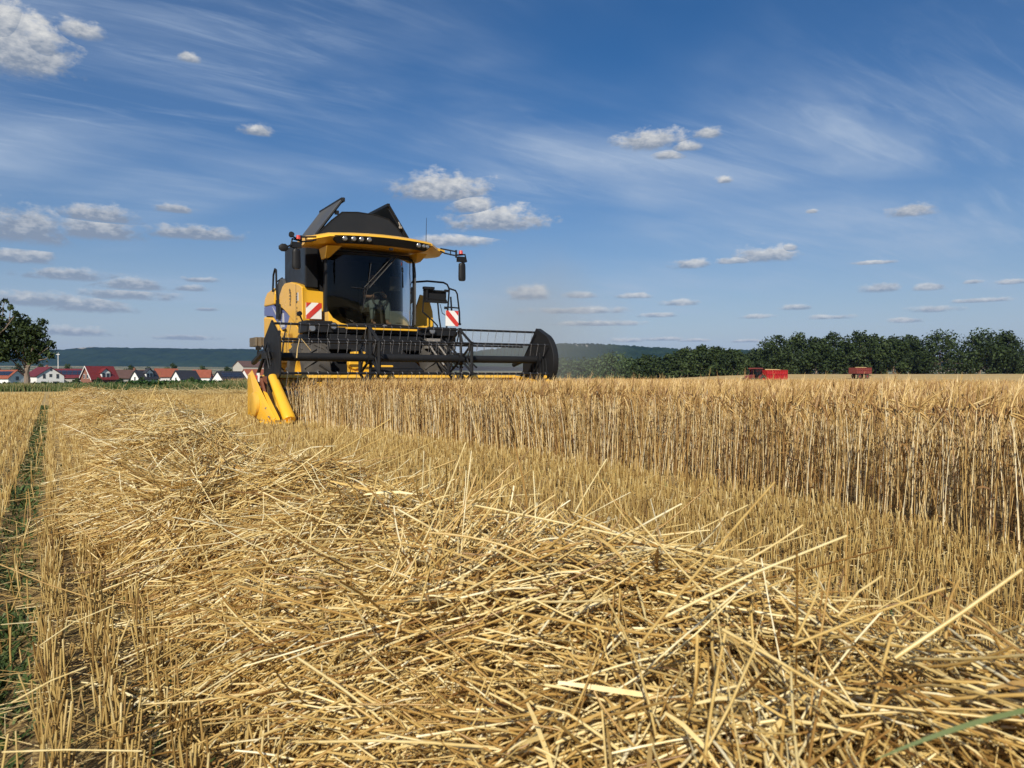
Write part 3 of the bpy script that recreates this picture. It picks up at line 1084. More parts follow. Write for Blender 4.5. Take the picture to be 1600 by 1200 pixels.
# ------------------------------------------------------------------ standing barley
def build_barley():
    pile = Pile()

    def batch(p, t, lod):
        x, y = field(p, t)
        k = is_crop(p, t) & in_view(x, y, 0.45, -2.0)
        p, t, x, y = p[k], t[k], x[k], y[k]
        n = len(p)
        front = np.clip((p - crop_edge(t)) / 0.5, 0, 1)
        hN = vnoise(x * 1.4 + 5, y * 1.4)
        H = 0.645 + 0.06 * hN + rng.normal(0, 0.028, n) - 0.01 * sstep(8.5, 12.5, t) - 0.085 * sstep(6, 10, p)
        tall = rng.random(n) < 0.014
        H = np.where(tall, H + rng.uniform(0.03, 0.10, n), H)
        lean = rng.normal(0, 0.05, (n, 2)) + np.stack([(vnoise(x * .8, y * .8) - .5) * 0.16, (vnoise(x * .8 + 50, y * .8) - .5) * 0.10], -1)
        broken = rng.random(n) < 0.02
        lean = np.where(broken[:, None], lean * 6, lean)
        d = np.stack([lean[:, 0], lean[:, 1], np.ones(n)], -1)
        z0 = np.zeros(n) if lod < 2 else np.full(n, 0.42)
        base = np.stack([x, y, z0], -1)
        rs = (1.0, 1.3, 2.2)[lod]
        bend = rng.normal(0, 0.035, (n, 3))
        bend[:, 2] = -0.01
        d /= np.linalg.norm(d, axis=1, keepdims=True)
        V, F, idx, C = stalks(base, d, H - z0, rng.uniform(0.0016, 0.0036, n) * rs, bend, (5, 3, 1)[lod], (4, 3, 3)[lod], 0.6)
        tint = np.where(rng.random(n) < 0.55, rng.beta(4, 1.6, n), rng.beta(1.5, 2.8, n))
        hh = np.clip(V[:, 2] / 0.8, 0, 1)
        pile.add(V, F, np.clip(tint[idx] * 0.9 + 0.14, 0, 1))
        top = C[:, -1, :]
        # ear: nods over to one side, carries long awns
        yaw = rng.normal(-0.4, 1.4, n)
        nod = np.where(rng.random(n) < 0.42, np.abs(rng.normal(0.35, 0.28, n)), rng.normal(2.45, 0.35, n)).clip(0.05, 3.0)
        eL = rng.uniform(0.06, 0.095, n)
        hx, hy = np.cos(yaw), np.sin(yaw)
        d0 = np.stack([hx * np.sin(nod * .5), hy * np.sin(nod * .5), np.cos(nod * .5)], -1)
        d1 = np.stack([hx * np.sin(nod), hy * np.sin(nod), np.cos(nod)], -1)
        eb = top + d0 * 0.018
        k3 = (4, 3, 2)[lod]
        ss = (4, 4, 3)[lod]
        dd = d0 * 0.18 + d1 * 0.82
        V, F, idx, C2 = stalks(top, dd, eL + 0.02, np.full(n, 0.0055) * (1, 1.15, 1.5)[lod], (d1 - d0) * 0.02, k3, ss, 0.45)
        et = 0.10 + rng.beta(2.0, 2.2, n) * 0.68
        pile.add(V, F, et[idx])
        na = (7, 4, 2)[lod]
        tip = C2[:, -1, :]
        q = np.tile(np.arange(n), na)
        m = len(q)
        f0 = rng.uniform(0.2, 1.0, m)
        s0 = top[q] * (1 - f0)[:, None] + tip[q] * f0[:, None]
        ad = d1[q] + rng.normal(0, 0.2, (m, 3)) + np.where(nod[q] > 1.2, -0.25, 0.1)[:, None] * np.array([[0, 0, 1.0]])
        ad /= np.linalg.norm(ad, axis=1, keepdims=True)
        aL = rng.uniform(0.05, 0.105, m)
        pts = np.stack([s0, s0 + ad * (aL * 0.55)[:, None], s0 + ad * aL[:, None] + np.array([0, 0, -0.012])], 1)
        wd = np.cross(ad, np.array([[0.3, 0.9, 0.2]]))
        wd /= np.linalg.norm(wd, axis=1, keepdims=True)
        V, F, idx = ribbons(pts, np.array([[0.0014, 0.0011, 0.0003]]) * np.ones((m, 1)) * rs, wd)
        pile.add(V, F, np.clip(et[q] + 0.12, 0, 1)[idx])
        # dry leaves along the stalk
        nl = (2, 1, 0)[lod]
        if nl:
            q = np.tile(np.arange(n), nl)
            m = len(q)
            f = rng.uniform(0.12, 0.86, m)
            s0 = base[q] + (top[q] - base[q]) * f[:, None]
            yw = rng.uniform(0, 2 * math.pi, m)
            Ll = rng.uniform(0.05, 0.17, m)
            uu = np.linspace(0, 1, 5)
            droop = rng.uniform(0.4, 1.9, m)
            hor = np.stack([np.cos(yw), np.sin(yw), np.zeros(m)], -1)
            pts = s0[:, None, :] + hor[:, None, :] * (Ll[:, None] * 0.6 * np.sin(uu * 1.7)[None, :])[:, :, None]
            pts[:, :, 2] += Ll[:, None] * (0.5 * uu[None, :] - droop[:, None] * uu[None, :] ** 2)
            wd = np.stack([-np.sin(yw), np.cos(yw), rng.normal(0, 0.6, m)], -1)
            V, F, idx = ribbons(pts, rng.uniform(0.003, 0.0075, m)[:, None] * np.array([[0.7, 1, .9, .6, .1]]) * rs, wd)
            pile.add(V, F, (rng.beta(1.5, 2.6, m) * (0.35 + 0.5 * f))[idx])  # darker tint low down: brown dead leaves, also painting in the crop's shade

    def scatter(p0, p1, t0, t1, dens):
        n = int((p1 - p0) * (t1 - t0) * dens)
        return rng.uniform(p0, p1, n), rng.uniform(t0, t1, n)

    batch(*scatter(3.4, 4.9, -1, 6.5, 330), 0)
    batch(*scatter(3.4, 4.9, 6.5, 14, 340), 1)
    batch(*scatter(4.9, 8.0, -3, 14, 230), 1)
    batch(*scatter(8.0, 14, -7, 22, 110), 2)
    batch(*scatter(14, 44, -30, 78, 16), 2)
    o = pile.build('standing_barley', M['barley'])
    tag(o, 'uncut ripe barley standing in a dense golden wall beside the stubble', 'barley', kind='stuff')


build_barley()


# ------------------------------------------------------------------ weeds in the wheel track and among the stubble
def build_weeds():
    pile = Pile()
    n1 = 5600
    t = np.concatenate([rng.uniform(-0.5, 5, n1), rng.uniform(5, 26, n1)])
    p = -0.16 + rng.normal(0, 0.065, len(t))
    spots = [(0.35, 1.2), (0.28, 2.1), (2.9, 3.2), (3.6, 3.5), (3.1, 5.6), (0.15, 0.5), (3.4, 2.2), (-0.55, 1.5), (3.7, 4.6), (0.3, 3.4)]
    for (a, b) in spots:
        p = np.concatenate([p, a + rng.normal(0, 0.12, 260)])
        t = np.concatenate([t, b + rng.normal(0, 0.16, 260)])
    p = np.concatenate([p, rng.uniform(-1.3, 0.35, 2600)])
    t = np.concatenate([t, rng.uniform(0.0, 3.2, 2600)])
    p = np.concatenate([p, rng.uniform(1.6, 4.2, 1600)])
    t = np.concatenate([t, rng.uniform(0.6, 7, 1600)])
    x, y = field(p, t)
    k = in_view(x, y) & ((fbm(x * 3, y * 3, 3) > 0.34) | (rng.random(len(x)) < 0.15)) & ~is_crop(p, t)
    x, y, t = x[k], y[k], t[k]
    n = len(x)
    sc = np.where(np.hypot(x, y) > 6, 1.6, 1.0)
    L = rng.uniform(0.02, 0.075, n) * sc
    yaw = rng.uniform(0, 2 * math.pi, n)
    out = rng.uniform(0.2, 1.0, n)
    uu = np.linspace(0, 1, 4)
    hor = np.stack([np.cos(yaw), np.sin(yaw), np.zeros(n)], -1)
    pts = np.stack([x, y, np.full(n, -0.025)], -1)[:, None, :] + hor[:, None, :] * (L * out)[:, None, None] * uu[None, :, None]
    pts[:, :, 2] += L[:, None] * (uu - 0.45 * uu ** 2)[None, :]
    wd = np.stack([-np.sin(yaw), np.cos(yaw), np.zeros(n)], -1)
    V, F, idx = ribbons(pts, (rng.uniform(0.004, 0.012, n) * sc)[:, None] * np.array([[0.5, 1, 0.9, 0.1]]), wd)
    pile.add(V, F, rng.random(n)[idx])
    # one green blade close to the lens at the lower right
    A_, B_ = P(1370, 1190, 0.66), P(1640, 1105, 0.66)
    uu = np.linspace(0, 1, 8)
    pts = np.array([[A_.lerp(B_, s) + Vector((0, 0, 0.02 * s * (1 - s))) for s in uu]])
    V, F, idx = ribbons(pts, np.array([[.001, .003, .004, .005, .005, .005, .005, .004]]), np.array([[0.2, 0.6, 0.75]]))
    pile.add(V, F, np.full(len(V), 0.95))
    tag(pile.build('weeds', M['weed']), 'low green weeds growing in the wheel track and stubble', 'weeds', kind='stuff')


build_weeds()


# ------------------------------------------------------------------ verge grass and green crop beyond the stubble on the left
def build_verge():
    pile = Pile()
    n = 16000
    x = rng.uniform(-34, -5.0, n)
    y = 42.6 + np.abs(rng.normal(0, 1.6, n))
    tall = sstep(-19, -13, x) * 0.35 + 0.1
    L = (0.22 + tall + rng.normal(0, 0.09, n) + 0.25 * (vnoise(x * .7, y * .7) - .4)).clip(0.08, 1.0)
    pts = np.zeros((n, 4, 3))
    uu = np.linspace(0, 1, 4)
    yaw = rng.uniform(0, 2 * math.pi, n)
    pts[:, :, 0] = x[:, None] + (np.cos(yaw) * L * .35)[:, None] * uu ** 2
    pts[:, :, 1] = y[:, None] + (np.sin(yaw) * L * .35)[:, None] * uu ** 2
    pts[:, :, 2] = L[:, None] * uu
    wd = np.stack([np.ones(n), np.zeros(n), np.zeros(n)], -1)
    V, F, idx = ribbons(pts, np.array([[0.03, 0.035, 0.028, 0.006]]) * np.ones((n, 1)), wd)
    dry = np.clip(0.25 + 0.55 * vnoise(x * 0.35, y * .3) * (0.6 + tall) + rng.normal(0, 0.18, n), 0, 1)
    pile.add(V, F, np.clip(dry[idx] + 0.25 * (V[:, 2] > 0.4), 0, 1))
    tag(pile.build('grass_verge', M['verge']), 'tall rough grass verge along the far edge of the stubble', 'grass', kind='stuff')
    pile = Pile()
    n = 30000
    y = 44 + 62 * rng.random(n) ** 1.8
    x = -y * (0.14 + 0.70 * rng.random(n))
    L = (0.56 + rng.normal(0, 0.07, n)).clip(0.2, 0.8) * np.where(x / y < -0.50, 0.75, 1.0) * (0.8 + .4 * vnoise(x * .25, y * .25))
    g = ground_h(x, y)
    pts = np.zeros((n, 4, 3))
    yaw = rng.uniform(0, 2 * math.pi, n)
    rch = rng.uniform(0.1, 0.45, n)
    pts[:, :, 0] = x[:, None] + (np.cos(yaw) * rch)[:, None] * uu
    pts[:, :, 1] = y[:, None] + (np.sin(yaw) * rch)[:, None] * uu
    pts[:, :, 2] = g[:, None] + L[:, None] * (1.5 * uu - 0.5 * uu ** 2 - 0.18 * uu ** 3)
    V, F, idx = ribbons(pts, np.array([[0.05, 0.11, 0.10, 0.02]]) * (1 + (y - 44) / 60)[:, None], np.stack([-np.sin(yaw), np.cos(yaw), np.full(n, .3)], -1))
    pile.add(V, F, rng.random(n)[idx])
    tag(pile.build('green_crop', M['greencrop']), 'dark green leafy crop growing between the verge and the village', 'crop', kind='stuff')


build_verge()


# ------------------------------------------------------------------ trees
def leaf_cloud(centres, radii, n, size, seed, flat=1.0, gap=0.0):
    g = np.random.default_rng(seed)
    w = np.array(radii) ** 2
    c = g.choice(len(centres), n, p=w / w.sum())
    u = g.normal(0, 1, (n, 3))
    u /= np.linalg.norm(u, axis=1, keepdims=True)
    rr = g.random(n) ** 0.42 * (0.86 + 0.28 * g.random(n))
    pos = np.array(centres)[c] + u * (rr * np.array(radii)[c])[:, None] * np.array([1, 1, flat])
    if gap:
        s = 2.2 / np.mean(radii)
        keep = vnoise(pos[:, 0] * s + pos[:, 2] * 0.7 * s, pos[:, 2] * s + pos[:, 1] * 0.6 * s + seed) > gap
        pos, c, u = pos[keep], c[keep], u[keep]
        n = len(pos)
    nr = u * 0.7 + g.normal(0, 0.7, (n, 3)) + np.array([0, 0, 0.25])
    nr /= np.linalg.norm(nr, axis=1, keepdims=True)
    a = np.cross(nr, g.normal(0, 1, (n, 3)))
    a /= np.linalg.norm(a, axis=1, keepdims=True)
    b = np.cross(nr, a)
    s = size * g.uniform(0.6, 1.4, n)
    l, w2 = s[:, None], (s * g.uniform(0.4, 0.7, n))[:, None]
    V = np.stack([pos - a * l, pos + b * w2 - nr * w2 * 0.25, pos + a * l, pos - b * w2 - nr * w2 * 0.25], 1).reshape(-1, 3)
    F = np.arange(n * 4).reshape(-1, 4)
    lobe = g.random(len(centres))
    tint = np.clip(0.5 * lobe[c] + 0.5 * g.random(n), 0, 1)
    return V, F, np.repeat(tint, 4)


def limb(mb, a, b, r0, r1, seed, wob=0.08, n=6):
    g = random.Random(seed)
    a, b = Vector(a), Vector(b)
    L = (b - a).length
    pts, rs = [], []
    for i in range(5):
        u = i / 4
        q = a.lerp(b, u)
        if 0 < i < 4:
            q += Vector((g.uniform(-1, 1), g.uniform(-1, 1), g.uniform(-.5, .5))) * L * wob
        pts.append(q)
        rs.append(r0 + (r1 - r0) * u)
    mb.tube(pts, rs, n)


def make_tree(name, loc, H, crown, leaf_n, leaf_s, seed, mat, label, group, trunk_r, trunk_h, lean=(0, 0), flat=0.9, gap=0.30, cat='tree'):
    root = empty(name, loc)
    tag(root, label, cat, group)
    tb = MB()
    top = Vector((lean[0], lean[1], trunk_h))
    limb(tb, (0, 0, -0.3), top, trunk_r * 1.25, trunk_r * 0.8, seed, 0.03, 9)
    for i, (c, r) in enumerate(crown):
        limb(tb, top * (0.7 + 0.3 * (i % 3) / 2), Vector(c) + Vector((0, 0, -r * 0.1)), trunk_r * 0.34, trunk_r * 0.08, seed + i, 0.1, 5)
    tb.build('trunk', M['bark'], root)
    V, F, T = leaf_cloud([c for c, r in crown], [r for c, r in crown], leaf_n, leaf_s, seed, flat, gap)
    np_mesh('crown', V, F, mat, {'tint': T}, root)
    return root


def crown_spec(seed, H, W, n, low=0.18, spike=0.0):
    g = random.Random(seed)
    out = []
    for i in range(n):
        f = (i + 0.5) / n
        z = H * (low + (0.93 - low) * f)
        env = math.sin(math.pi * min(1, (0.16 + 0.84 * f) ** 0.85)) ** 0.6 if spike == 0 else (1 - f) ** 0.7 + 0.15
        a = i * 2.4 + g.uniform(-0.5, 0.5)
        rad = W / 2 * env * g.uniform(0.35, 0.75)
        r = W * g.uniform(0.16, 0.25) * (0.65 + 0.5 * env)
        out.append(((math.cos(a) * rad, math.sin(a) * rad, z - r * 0.2), r))
    return out


# the near fruit trees on the left
make_tree('apple_tree', (P(38, 608, 44).x, 44, 0.0), 4.6,
          [((0.35, 0, 2.7), 1.0), ((-0.6, 0.2, 2.6), 1.0), ((1.0, 0.2, 2.35), .72), ((0.0, -.3, 3.5), .85), ((0.75, -.2, 3.35), .62), ((1.45, 0, 2.6), .36),
           ((-1.05, .3, 3.3), .8), ((-0.4, .2, 4.0), .6), ((0.95, .2, 3.95), .3), ((-1.5, 0, 2.4), .7), ((0.5, 0, 1.95), .5), ((1.6, -.1, 2.05), .22)],
          9000, 0.085, 5, M['leaf'], 'round crowned apple tree with pale leaning trunk on the verge', 'apple trees on the verge', 0.16, 1.5, lean=(0.22, 0), gap=0.33)
make_tree('apple_tree', (P(-42, 608, 42.5).x, 42.8, 0.0), 5.4,
          [((0.3, 0, 3.1), 1.2), ((-0.9, 0, 3.0), 1.3), ((0.6, 0, 4.2), .8), ((1.35, 0, 3.8), .5), ((-0.5, 0, 4.6), .9), ((1.5, 0, 4.55), .22), ((1.9, 0, 4.7), .2),
           ((1.6, 0, 5.0), .2), ((2.2, 0, 4.35), .2), ((1.05, 0, 4.9), .28), ((1.3, -.1, 2.5), .6), ((1.5, 0, 1.9), .35)],
          9500, 0.085, 9, M['leaf'], 'taller apple tree cut off by the left edge with bare twigs on top', 'apple trees on the verge', 0.17, 1.6, gap=0.34)

WOOD = 'trees of the wood edge behind the field'
# (photo x of the middle, photo y of the top, width in px, distance, lobes, pale?, label)
TREES = [
    (1212, 528, 62, 262, 11, 0, 'dark tree at the left end of the wood behind the red trailer'),
    (1246, 523, 54, 270, 11, 0, 'tall dark tree second from the left end of the wood'),
    (1275, 529, 46, 266, 9, 0, 'lower dark tree in the wood between two taller tops'),
    (1303, 523, 58, 268, 12, 0, 'broad flat topped dark tree left of the small trailer'),
    (1341, 519, 52, 262, 12, 0, 'pointed dark tree rising above the small dull red trailer'),
    (1368, 525, 40, 264, 9, 0, 'narrow dark tree at the left side of the gap in the wood'),
    (1396, 526, 48, 266, 9, 0, 'dark tree at the right side of the gap in the wood'),
    (1424, 527, 42, 270, 9, 0, 'dark rounded tree just left of the wide dense tree'),
    (1468, 521, 78, 262, 14, 0, 'wide dense dark tree right of the rounded one in the wood'),
    (1531, 517, 70, 262, 14, 0, 'tallest dark tree near the right edge of the photo'),
    (1573, 519, 54, 260, 12, 0, 'dark tree with upright top next to the right edge'),
    (1625, 530, 70, 265, 11, 0, 'dark tree cut off by the right edge of the photo'),
    (1048, 553, 44, 240, 9, 0, 'small dark tree at the left end of the middle grove'),
    (1072, 543, 46, 245, 10, 0, 'dark bushy tree in the left half of the middle grove'),
    (1096, 538, 46, 243, 11, 0, 'tallest dark tree of the middle grove left of the tractor'),
    (1120, 541, 40, 246, 10, 0, 'dark bushy tree in the right half of the middle grove'),
    (1144, 545, 44, 244, 9, 0, 'dark sloping tree just above the tractor at the grove end'),
    (1163, 556, 32, 250, 7, 0, 'low dark tree between the grove and the wood'),
    (1182, 546, 44, 268, 9, 0, 'dark tree behind the tractor between grove and wood'),
    (1012, 556, 52, 250, 9, 0, 'dark round tree standing alone left of the middle grove'),
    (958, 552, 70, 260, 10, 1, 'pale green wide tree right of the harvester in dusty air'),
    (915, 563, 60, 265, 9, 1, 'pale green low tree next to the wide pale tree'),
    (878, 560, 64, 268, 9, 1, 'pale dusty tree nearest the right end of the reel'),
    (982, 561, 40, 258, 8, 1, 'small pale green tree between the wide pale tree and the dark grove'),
]
for i, (px, ty, wpx, d, nl, pale, lab) in enumerate(TREES):
    X = (px - 800) / 1200 * d
    zb = float(ground_h(X, d))
    H = (EYE + (588 - ty) / 1200 * d - zb) * (1.07 if px > 1190 else 1.0)
    W = wpx / 1200 * d * 1.3
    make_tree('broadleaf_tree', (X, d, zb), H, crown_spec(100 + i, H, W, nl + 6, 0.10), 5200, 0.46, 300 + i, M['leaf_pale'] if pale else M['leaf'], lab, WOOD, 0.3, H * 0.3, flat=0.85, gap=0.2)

# village trees and bushes among the houses
for i, (px, ty, wpx, d, lab) in enumerate([
        (28, 566, 26, 330, 'dark garden tree behind the solar roof at the far left'),
        (62, 566, 22, 335, 'dark garden tree behind the wine red roof'),
        (268, 565, 22, 330, 'small dark garden tree behind the orange roof'),
        (120, 590, 14, 255, 'round green garden bush right of the wine red roof with panels'),
        (222, 588, 12, 262, 'dark green bush between white gable and white dormer'),
        (153, 590, 16, 262, 'low green bush in front of the bright red roof'),
        (104, 568, 34, 345, 'dark garden tree behind the roof with solar panels'),
        (316, 570, 22, 340, 'dark garden tree behind the small red house'),
        (203, 568, 26, 345, 'dark garden tree behind the brown roof'),
        (232, 572, 22, 345, 'dark garden tree behind the dark roof with white dormer'),
        (355, 572, 26, 345, 'dark garden tree behind the long solar roof'),
        (300, 589, 18, 262, 'low dark bush in front of the plain dark roof'),
        (188, 591, 16, 262, 'low dark bush in front of the brown roof')]):
    X = (px - 800) / 1200 * d
    zb = float(ground_h(X, d))
    H = EYE + (588 - ty) / 1200 * d - zb
    make_tree('garden_tree', (X, d, zb), H, crown_spec(700 + i, H, wpx / 1200 * d, 7, 0.2), 1400, 0.36, 800 + i, M['leaf'], lab, 'garden trees in the village', 0.18, H * 0.3, gap=0.2)


# ------------------------------------------------------------------ village houses
def house(px, d, w, l, eave, ridge, rz, wall, roof, label, base_py=603, solar=0, dormer=0, gwin=(), trim=0.0, chimney=0):
    """front gable at local -y, ridge along y, origin under the middle of the front gable"""
    w, l, eave, ridge = w * .93, l * .93, eave * .93, ridge * .93
    gwin = [(a * .93, b_ * .93, c_ * .9, e_ * .9) for a, b_, c_, e_ in gwin]
    X = (px - 800) / 1200 * d
    zb = EYE + (588 - base_py) / 1200 * d
    root = empty('house', (X, d, zb), R(rz))
    tag(root, label, 'house', 'village houses')
    one(root, 'wall', M[wall], lambda b: b.prism([(-w / 2, -1.5), (w / 2, -1.5), (w / 2, eave), (0, ridge - .12), (-w / 2, eave)], 'y', 0, l))
    ov, th = 0.45, 0.22
    sl = (ridge - eave) / (w / 2)
    ex = w / 2 + ov
    ez = eave - ov * sl

    def rf(b):
        for s in (-1, 1):
            b.prism([(s * ex, ez), (0, ridge), (0, ridge + th), (s * ex, ez + th)], 'y', -ov, l + ov)
    ro = one(root, 'roof', M[roof], rf, smooth=False)
    if chimney:
        one(ro, 'chimney', M['brickwall'], lambda b: b.box((w * .12, l * .55, ridge + .2), (.6, .6, 1.6)))
    if trim:
        def tr(b):
            for s in (-1, 1):
                b.prism([(s * ex, ez - .12), (0, ridge - .12), (0, ridge + th + .05), (s * ex, ez + th + .05)], 'y', -ov - .14, -ov - .02)
        one(root, 'barge_board', M['white'], tr, smooth=False)
    for (x, z, ww, hh) in gwin:
        f = one(root, 'window', M['wall_grey'] if wall == 'wall' else M['white'], lambda b: b.box((x, -.02, z), (ww + .2, .12, hh + .2)))
        one(f, 'pane', M['window'], lambda b: b.box((x, -.09, z), (ww, .06, hh)))
    if solar:
        side = solar
        a = math.atan2(ridge - eave, w / 2)
        for r_ in range(2):
            for c_ in range(5):
                fx = 0.38 + 0.27 * r_
                cx = side * (w / 2) * fx
                cz = ridge - (ridge - eave) * fx + th + 0.1
                rot = Matrix.Rotation(side * a, 3, 'Y')
                yy = l * (0.16 + 0.16 * c_)
                one(root, 'solar_panel', M['solar'], lambda b: b.box((cx, yy, cz), (w * .5 * .25 / math.cos(a), l * .148, .08), rot), smooth=False)
    if dormer:
        side = dormer
        yy = l * 0.55
        dx0, dx1 = side * w * 0.12, side * w * 0.47
        dz = eave + (ridge - eave) * 0.12
        dm = one(root, 'dormer', M['wall'], lambda b: b.prism([(yy - 1.6, dz - .5), (yy + 1.6, dz - .5), (yy + 1.6, dz + 1.6), (yy, dz + 2.9), (yy - 1.6, dz + 1.6)], 'x', dx0, dx1))
        one(dm, 'dormer_roof', M[roof], lambda b: (b.prism([(yy - 2.0, dz + 1.35), (yy, dz + 3.0), (yy, dz + 3.25), (yy - 2.0, dz + 1.6)], 'x', dx0, dx1 + side * .35),
                                                   b.prism([(yy + 2.0, dz + 1.35), (yy, dz + 3.0), (yy, dz + 3.25), (yy + 2.0, dz + 1.6)], 'x', dx0, dx1 + side * .35)), smooth=False)
        for q in (-.75, .75):
            one(dm, 'dormer_window', M['window'], lambda b: b.box((dx1 + side * .03, yy + q, dz + .7), (.08, 1.1, 1.3)))
    return root


WINS = [(-2.4, 3.9, .9, 1.7), (0, 4.2, .9, 1.1), (2.6, 3.9, .9, 1.7), (.2, 6.4, .6, .7), (-2.6, 1.3, 1.6, .9), (2.0, 1.3, 2.4, .9)]
house(79, 285, 10.2, 11, 4.0, 7.4, 54, 'wall', 'roof_wine', 'white gabled house with wine red roof and many gable windows', gwin=WINS, chimney=1)
house(27, 275, 7.5, 9, 3.1, 6.0, 72, 'wall', 'roof_orange', 'white house with solar panels on an orange tiled roof', gwin=[(0, 2.9, 1.2, 1.4)], solar=-1)
house(-2, 310, 10, 14, 4.4, 7.4, 104, 'wall', 'roof_wine', 'dark red roofed house cut off by the left edge', base_py=602)
house(134, 300, 9, 12, 3.6, 7.0, 116, 'wall_grey', 'roof_wine', 'house with rows of solar panels on a wine red roof', solar=-1)
house(134.5, 270, 7.0, 10.5, 2.8, 7.3, -30, 'brickwall', 'roof_red', 'steep bright red roofed house with white barge boards and dormer', dormer=1, trim=1, gwin=[(-1.1, 3.6, .9, 1.5), (1.1, 3.6, .9, 1.5)])
house(182, 300, 9, 12, 3.4, 6.6, -52, 'wall_grey', 'roof_brown', 'brown roofed house right of the bright red roof', solar=0, chimney=1)
house(211, 270, 4.0, 9.5, 3.0, 5.6, -20, 'wall', 'roof_dark', 'white gabled house with dark roof and white dormer', dormer=1, gwin=[(0, 2.6, .6, 1.6)])
house(243, 320, 9, 9, 4.2, 7.6, -54, 'wall', 'roof_orange', 'orange roofed house behind the white dormer')
house(275, 275, 4.3, 10, 2.9, 5.8, -20, 'wall', 'roof_dark', 'white gabled house with plain dark roof to its right', gwin=[(0, 2.4, .6, 1.6)])
house(312, 320, 5, 5, 3.4, 5.6, -48, 'wall', 'roof_red', 'small red roofed house between two dark roofs')
house(329, 318, 8, 7, 4.0, 7.0, 106, 'wall', 'roof_orange', 'orange roofed house left of the dark solar roof')
house(340, 280, 5.2, 13, 2.6, 5.6, -22, 'wall', 'roof_dark', 'white gable house with long dark roof of solar panels', solar=1)
house(382, 330, 9, 10, 4.0, 7.6, -44, 'wall', 'roof_orange', 'orange roofed house nearest the yellow divider')
house(372, 520, 16, 20, 8.0, 12.0, -44, 'wall_grey', 'roof_brown', 'large grey brown building far behind the orange roofs', base_py=590)

pole = empty('light_pole', (P(91, 600, 300).x, 300, EYE + (588 - 603) / 1200 * 300))
tag(pole, 'slim pale pole with a short head rising behind the roofs', 'pole')
one(pole, 'shaft', M['white'], lambda b: b.tube([(0, 0, -1), (0, 0, 12.2)], [.18, .11], 8))
one(pole, 'lamp_head', M['white'], lambda b: (b.box((0, 0, 12.3), (1.3, .3, .22)), b.tube([(0, 0, 12.3), (.1, 0, 13.2)], [.1, .04], 6)), bevel=.05)


# ------------------------------------------------------------------ tractor and trailers in the far field
def wheel_x(parent, name, c, r, w, rimmat, lugs=18, detail=True):
    prof = [(-w / 2, r * .62), (-w / 2, r * .86), (-w * .42, r * .95), (-w * .25, r * .985), (w * .25, r * .985), (w * .42, r * .95), (w / 2, r * .86), (w / 2, r * .62), (w * .3, r * .55), (-w * .3, r * .55), (-w / 2, r * .62)]

    def ty(b):
        b.lathe_x(prof, c, 40)
        if detail:
            for k in range(lugs):
                for s in (-1, 1):
                    a = 2 * math.pi * (k + (0.5 if s > 0 else 0)) / lugs
                    pts = []
                    for f in (0.02, 0.5, 0.98):
                        aa = a + s * 0 + f * 0.26
                        rr_ = r * (1.0 - 0.10 * f ** 3)
                        pts.append((c[0] + s * w / 2 * f, c[1] + rr_ * math.cos(aa), c[2] + rr_ * math.sin(aa)))
                    b.tube(pts, [r * .050, r * .050, r * .042], 4)
    t = one(parent, name, M['rubber'], ty)
    rim = [(-w * .32, r * .6), (-w * .30, r * .5), (-w * .1, r * .42), (-w * .08, r * .12), (-w * .2, r * .1), (-w * .2, 0.001), (w * .2, 0.001), (w * .2, r * .1), (w * .08, r * .12), (w * .1, r * .42), (w * .3, r * .5), (w * .32, r * .6)]
    one(t, 'rim', rimmat, lambda b: b.lathe_x(rim, c, 32))
    return t


def build_trailer(loc, rz, L, W, z0, z1, mat, label, axles):
    root = empty('trailer', loc, rz)
    tag(root, label, 'trailer')
    # local: +x forward (towards the tractor), body open at the top and heaped with grain

    def body(b):
        t = .08
        b.box((0, 0, z0 + t / 2), (L, W, t))
        for s in (-1, 1):
            b.prism([(-L / 2, z0), (L / 2, z0), (L / 2 + .12, z1), (-L / 2 - .12, z1)], 'y', s * W / 2 - t / 2, s * W / 2 + t / 2)
            b.prism([(s * L / 2 - s * t, z0), (s * L / 2, z0), (s * (L / 2 + .12), z1), (s * (L / 2 + .12) - s * t, z1)], 'y', -W / 2 + t / 2, W / 2 - t / 2)
    bo = one(root, 'body', mat, body)

    def ribs(b):
        n = 9
        for k in range(n):
            x = -L / 2 + L * k / (n - 1)
            for s in (-1, 1):
                b.box((x, s * (W / 2 + .09), (z0 + z1) / 2), (.10, .1, z1 - z0 - .02))
        for s in (-1, 1):
            for z in (z0 + .05, (z0 + z1) / 2 + .1, z1 - .05):
                b.box((0, s * (W / 2 + .11), z), (L + .1, .08, .1))
    one(bo, 'ribs', mat, ribs)
    one(root, 'grain_heap', M['straw_heap'], lambda b: b.loft([[(-L / 2 + .1, -W / 2 + .1, z1 - .25), (L / 2 - .1, -W / 2 + .1, z1 - .25)], [(-L / 2 + .6, 0, z1 + .12), (L / 2 - .6, 0, z1 + .16)], [(-L / 2 + .1, W / 2 - .1, z1 - .25), (L / 2 - .1, W / 2 - .1, z1 - .25)]], caps=False, closed=False))
    one(root, 'chassis', M['black'], lambda b: (b.box((.1, .4, z0 - .14), (L * .95, .14, .26)), b.box((.1, -.4, z0 - .14), (L * .95, .14, .26)), b.tube([(L / 2, 0, z0 - .25), (L / 2 + 1.5, 0, .62)], .08, 8)))
    for x in axles:
        for s in (-1, 1):
            holder = MB()
            wheel_y(root, (x, s * (W / 2 - .25), .58), .58, .42, mat)
    return root


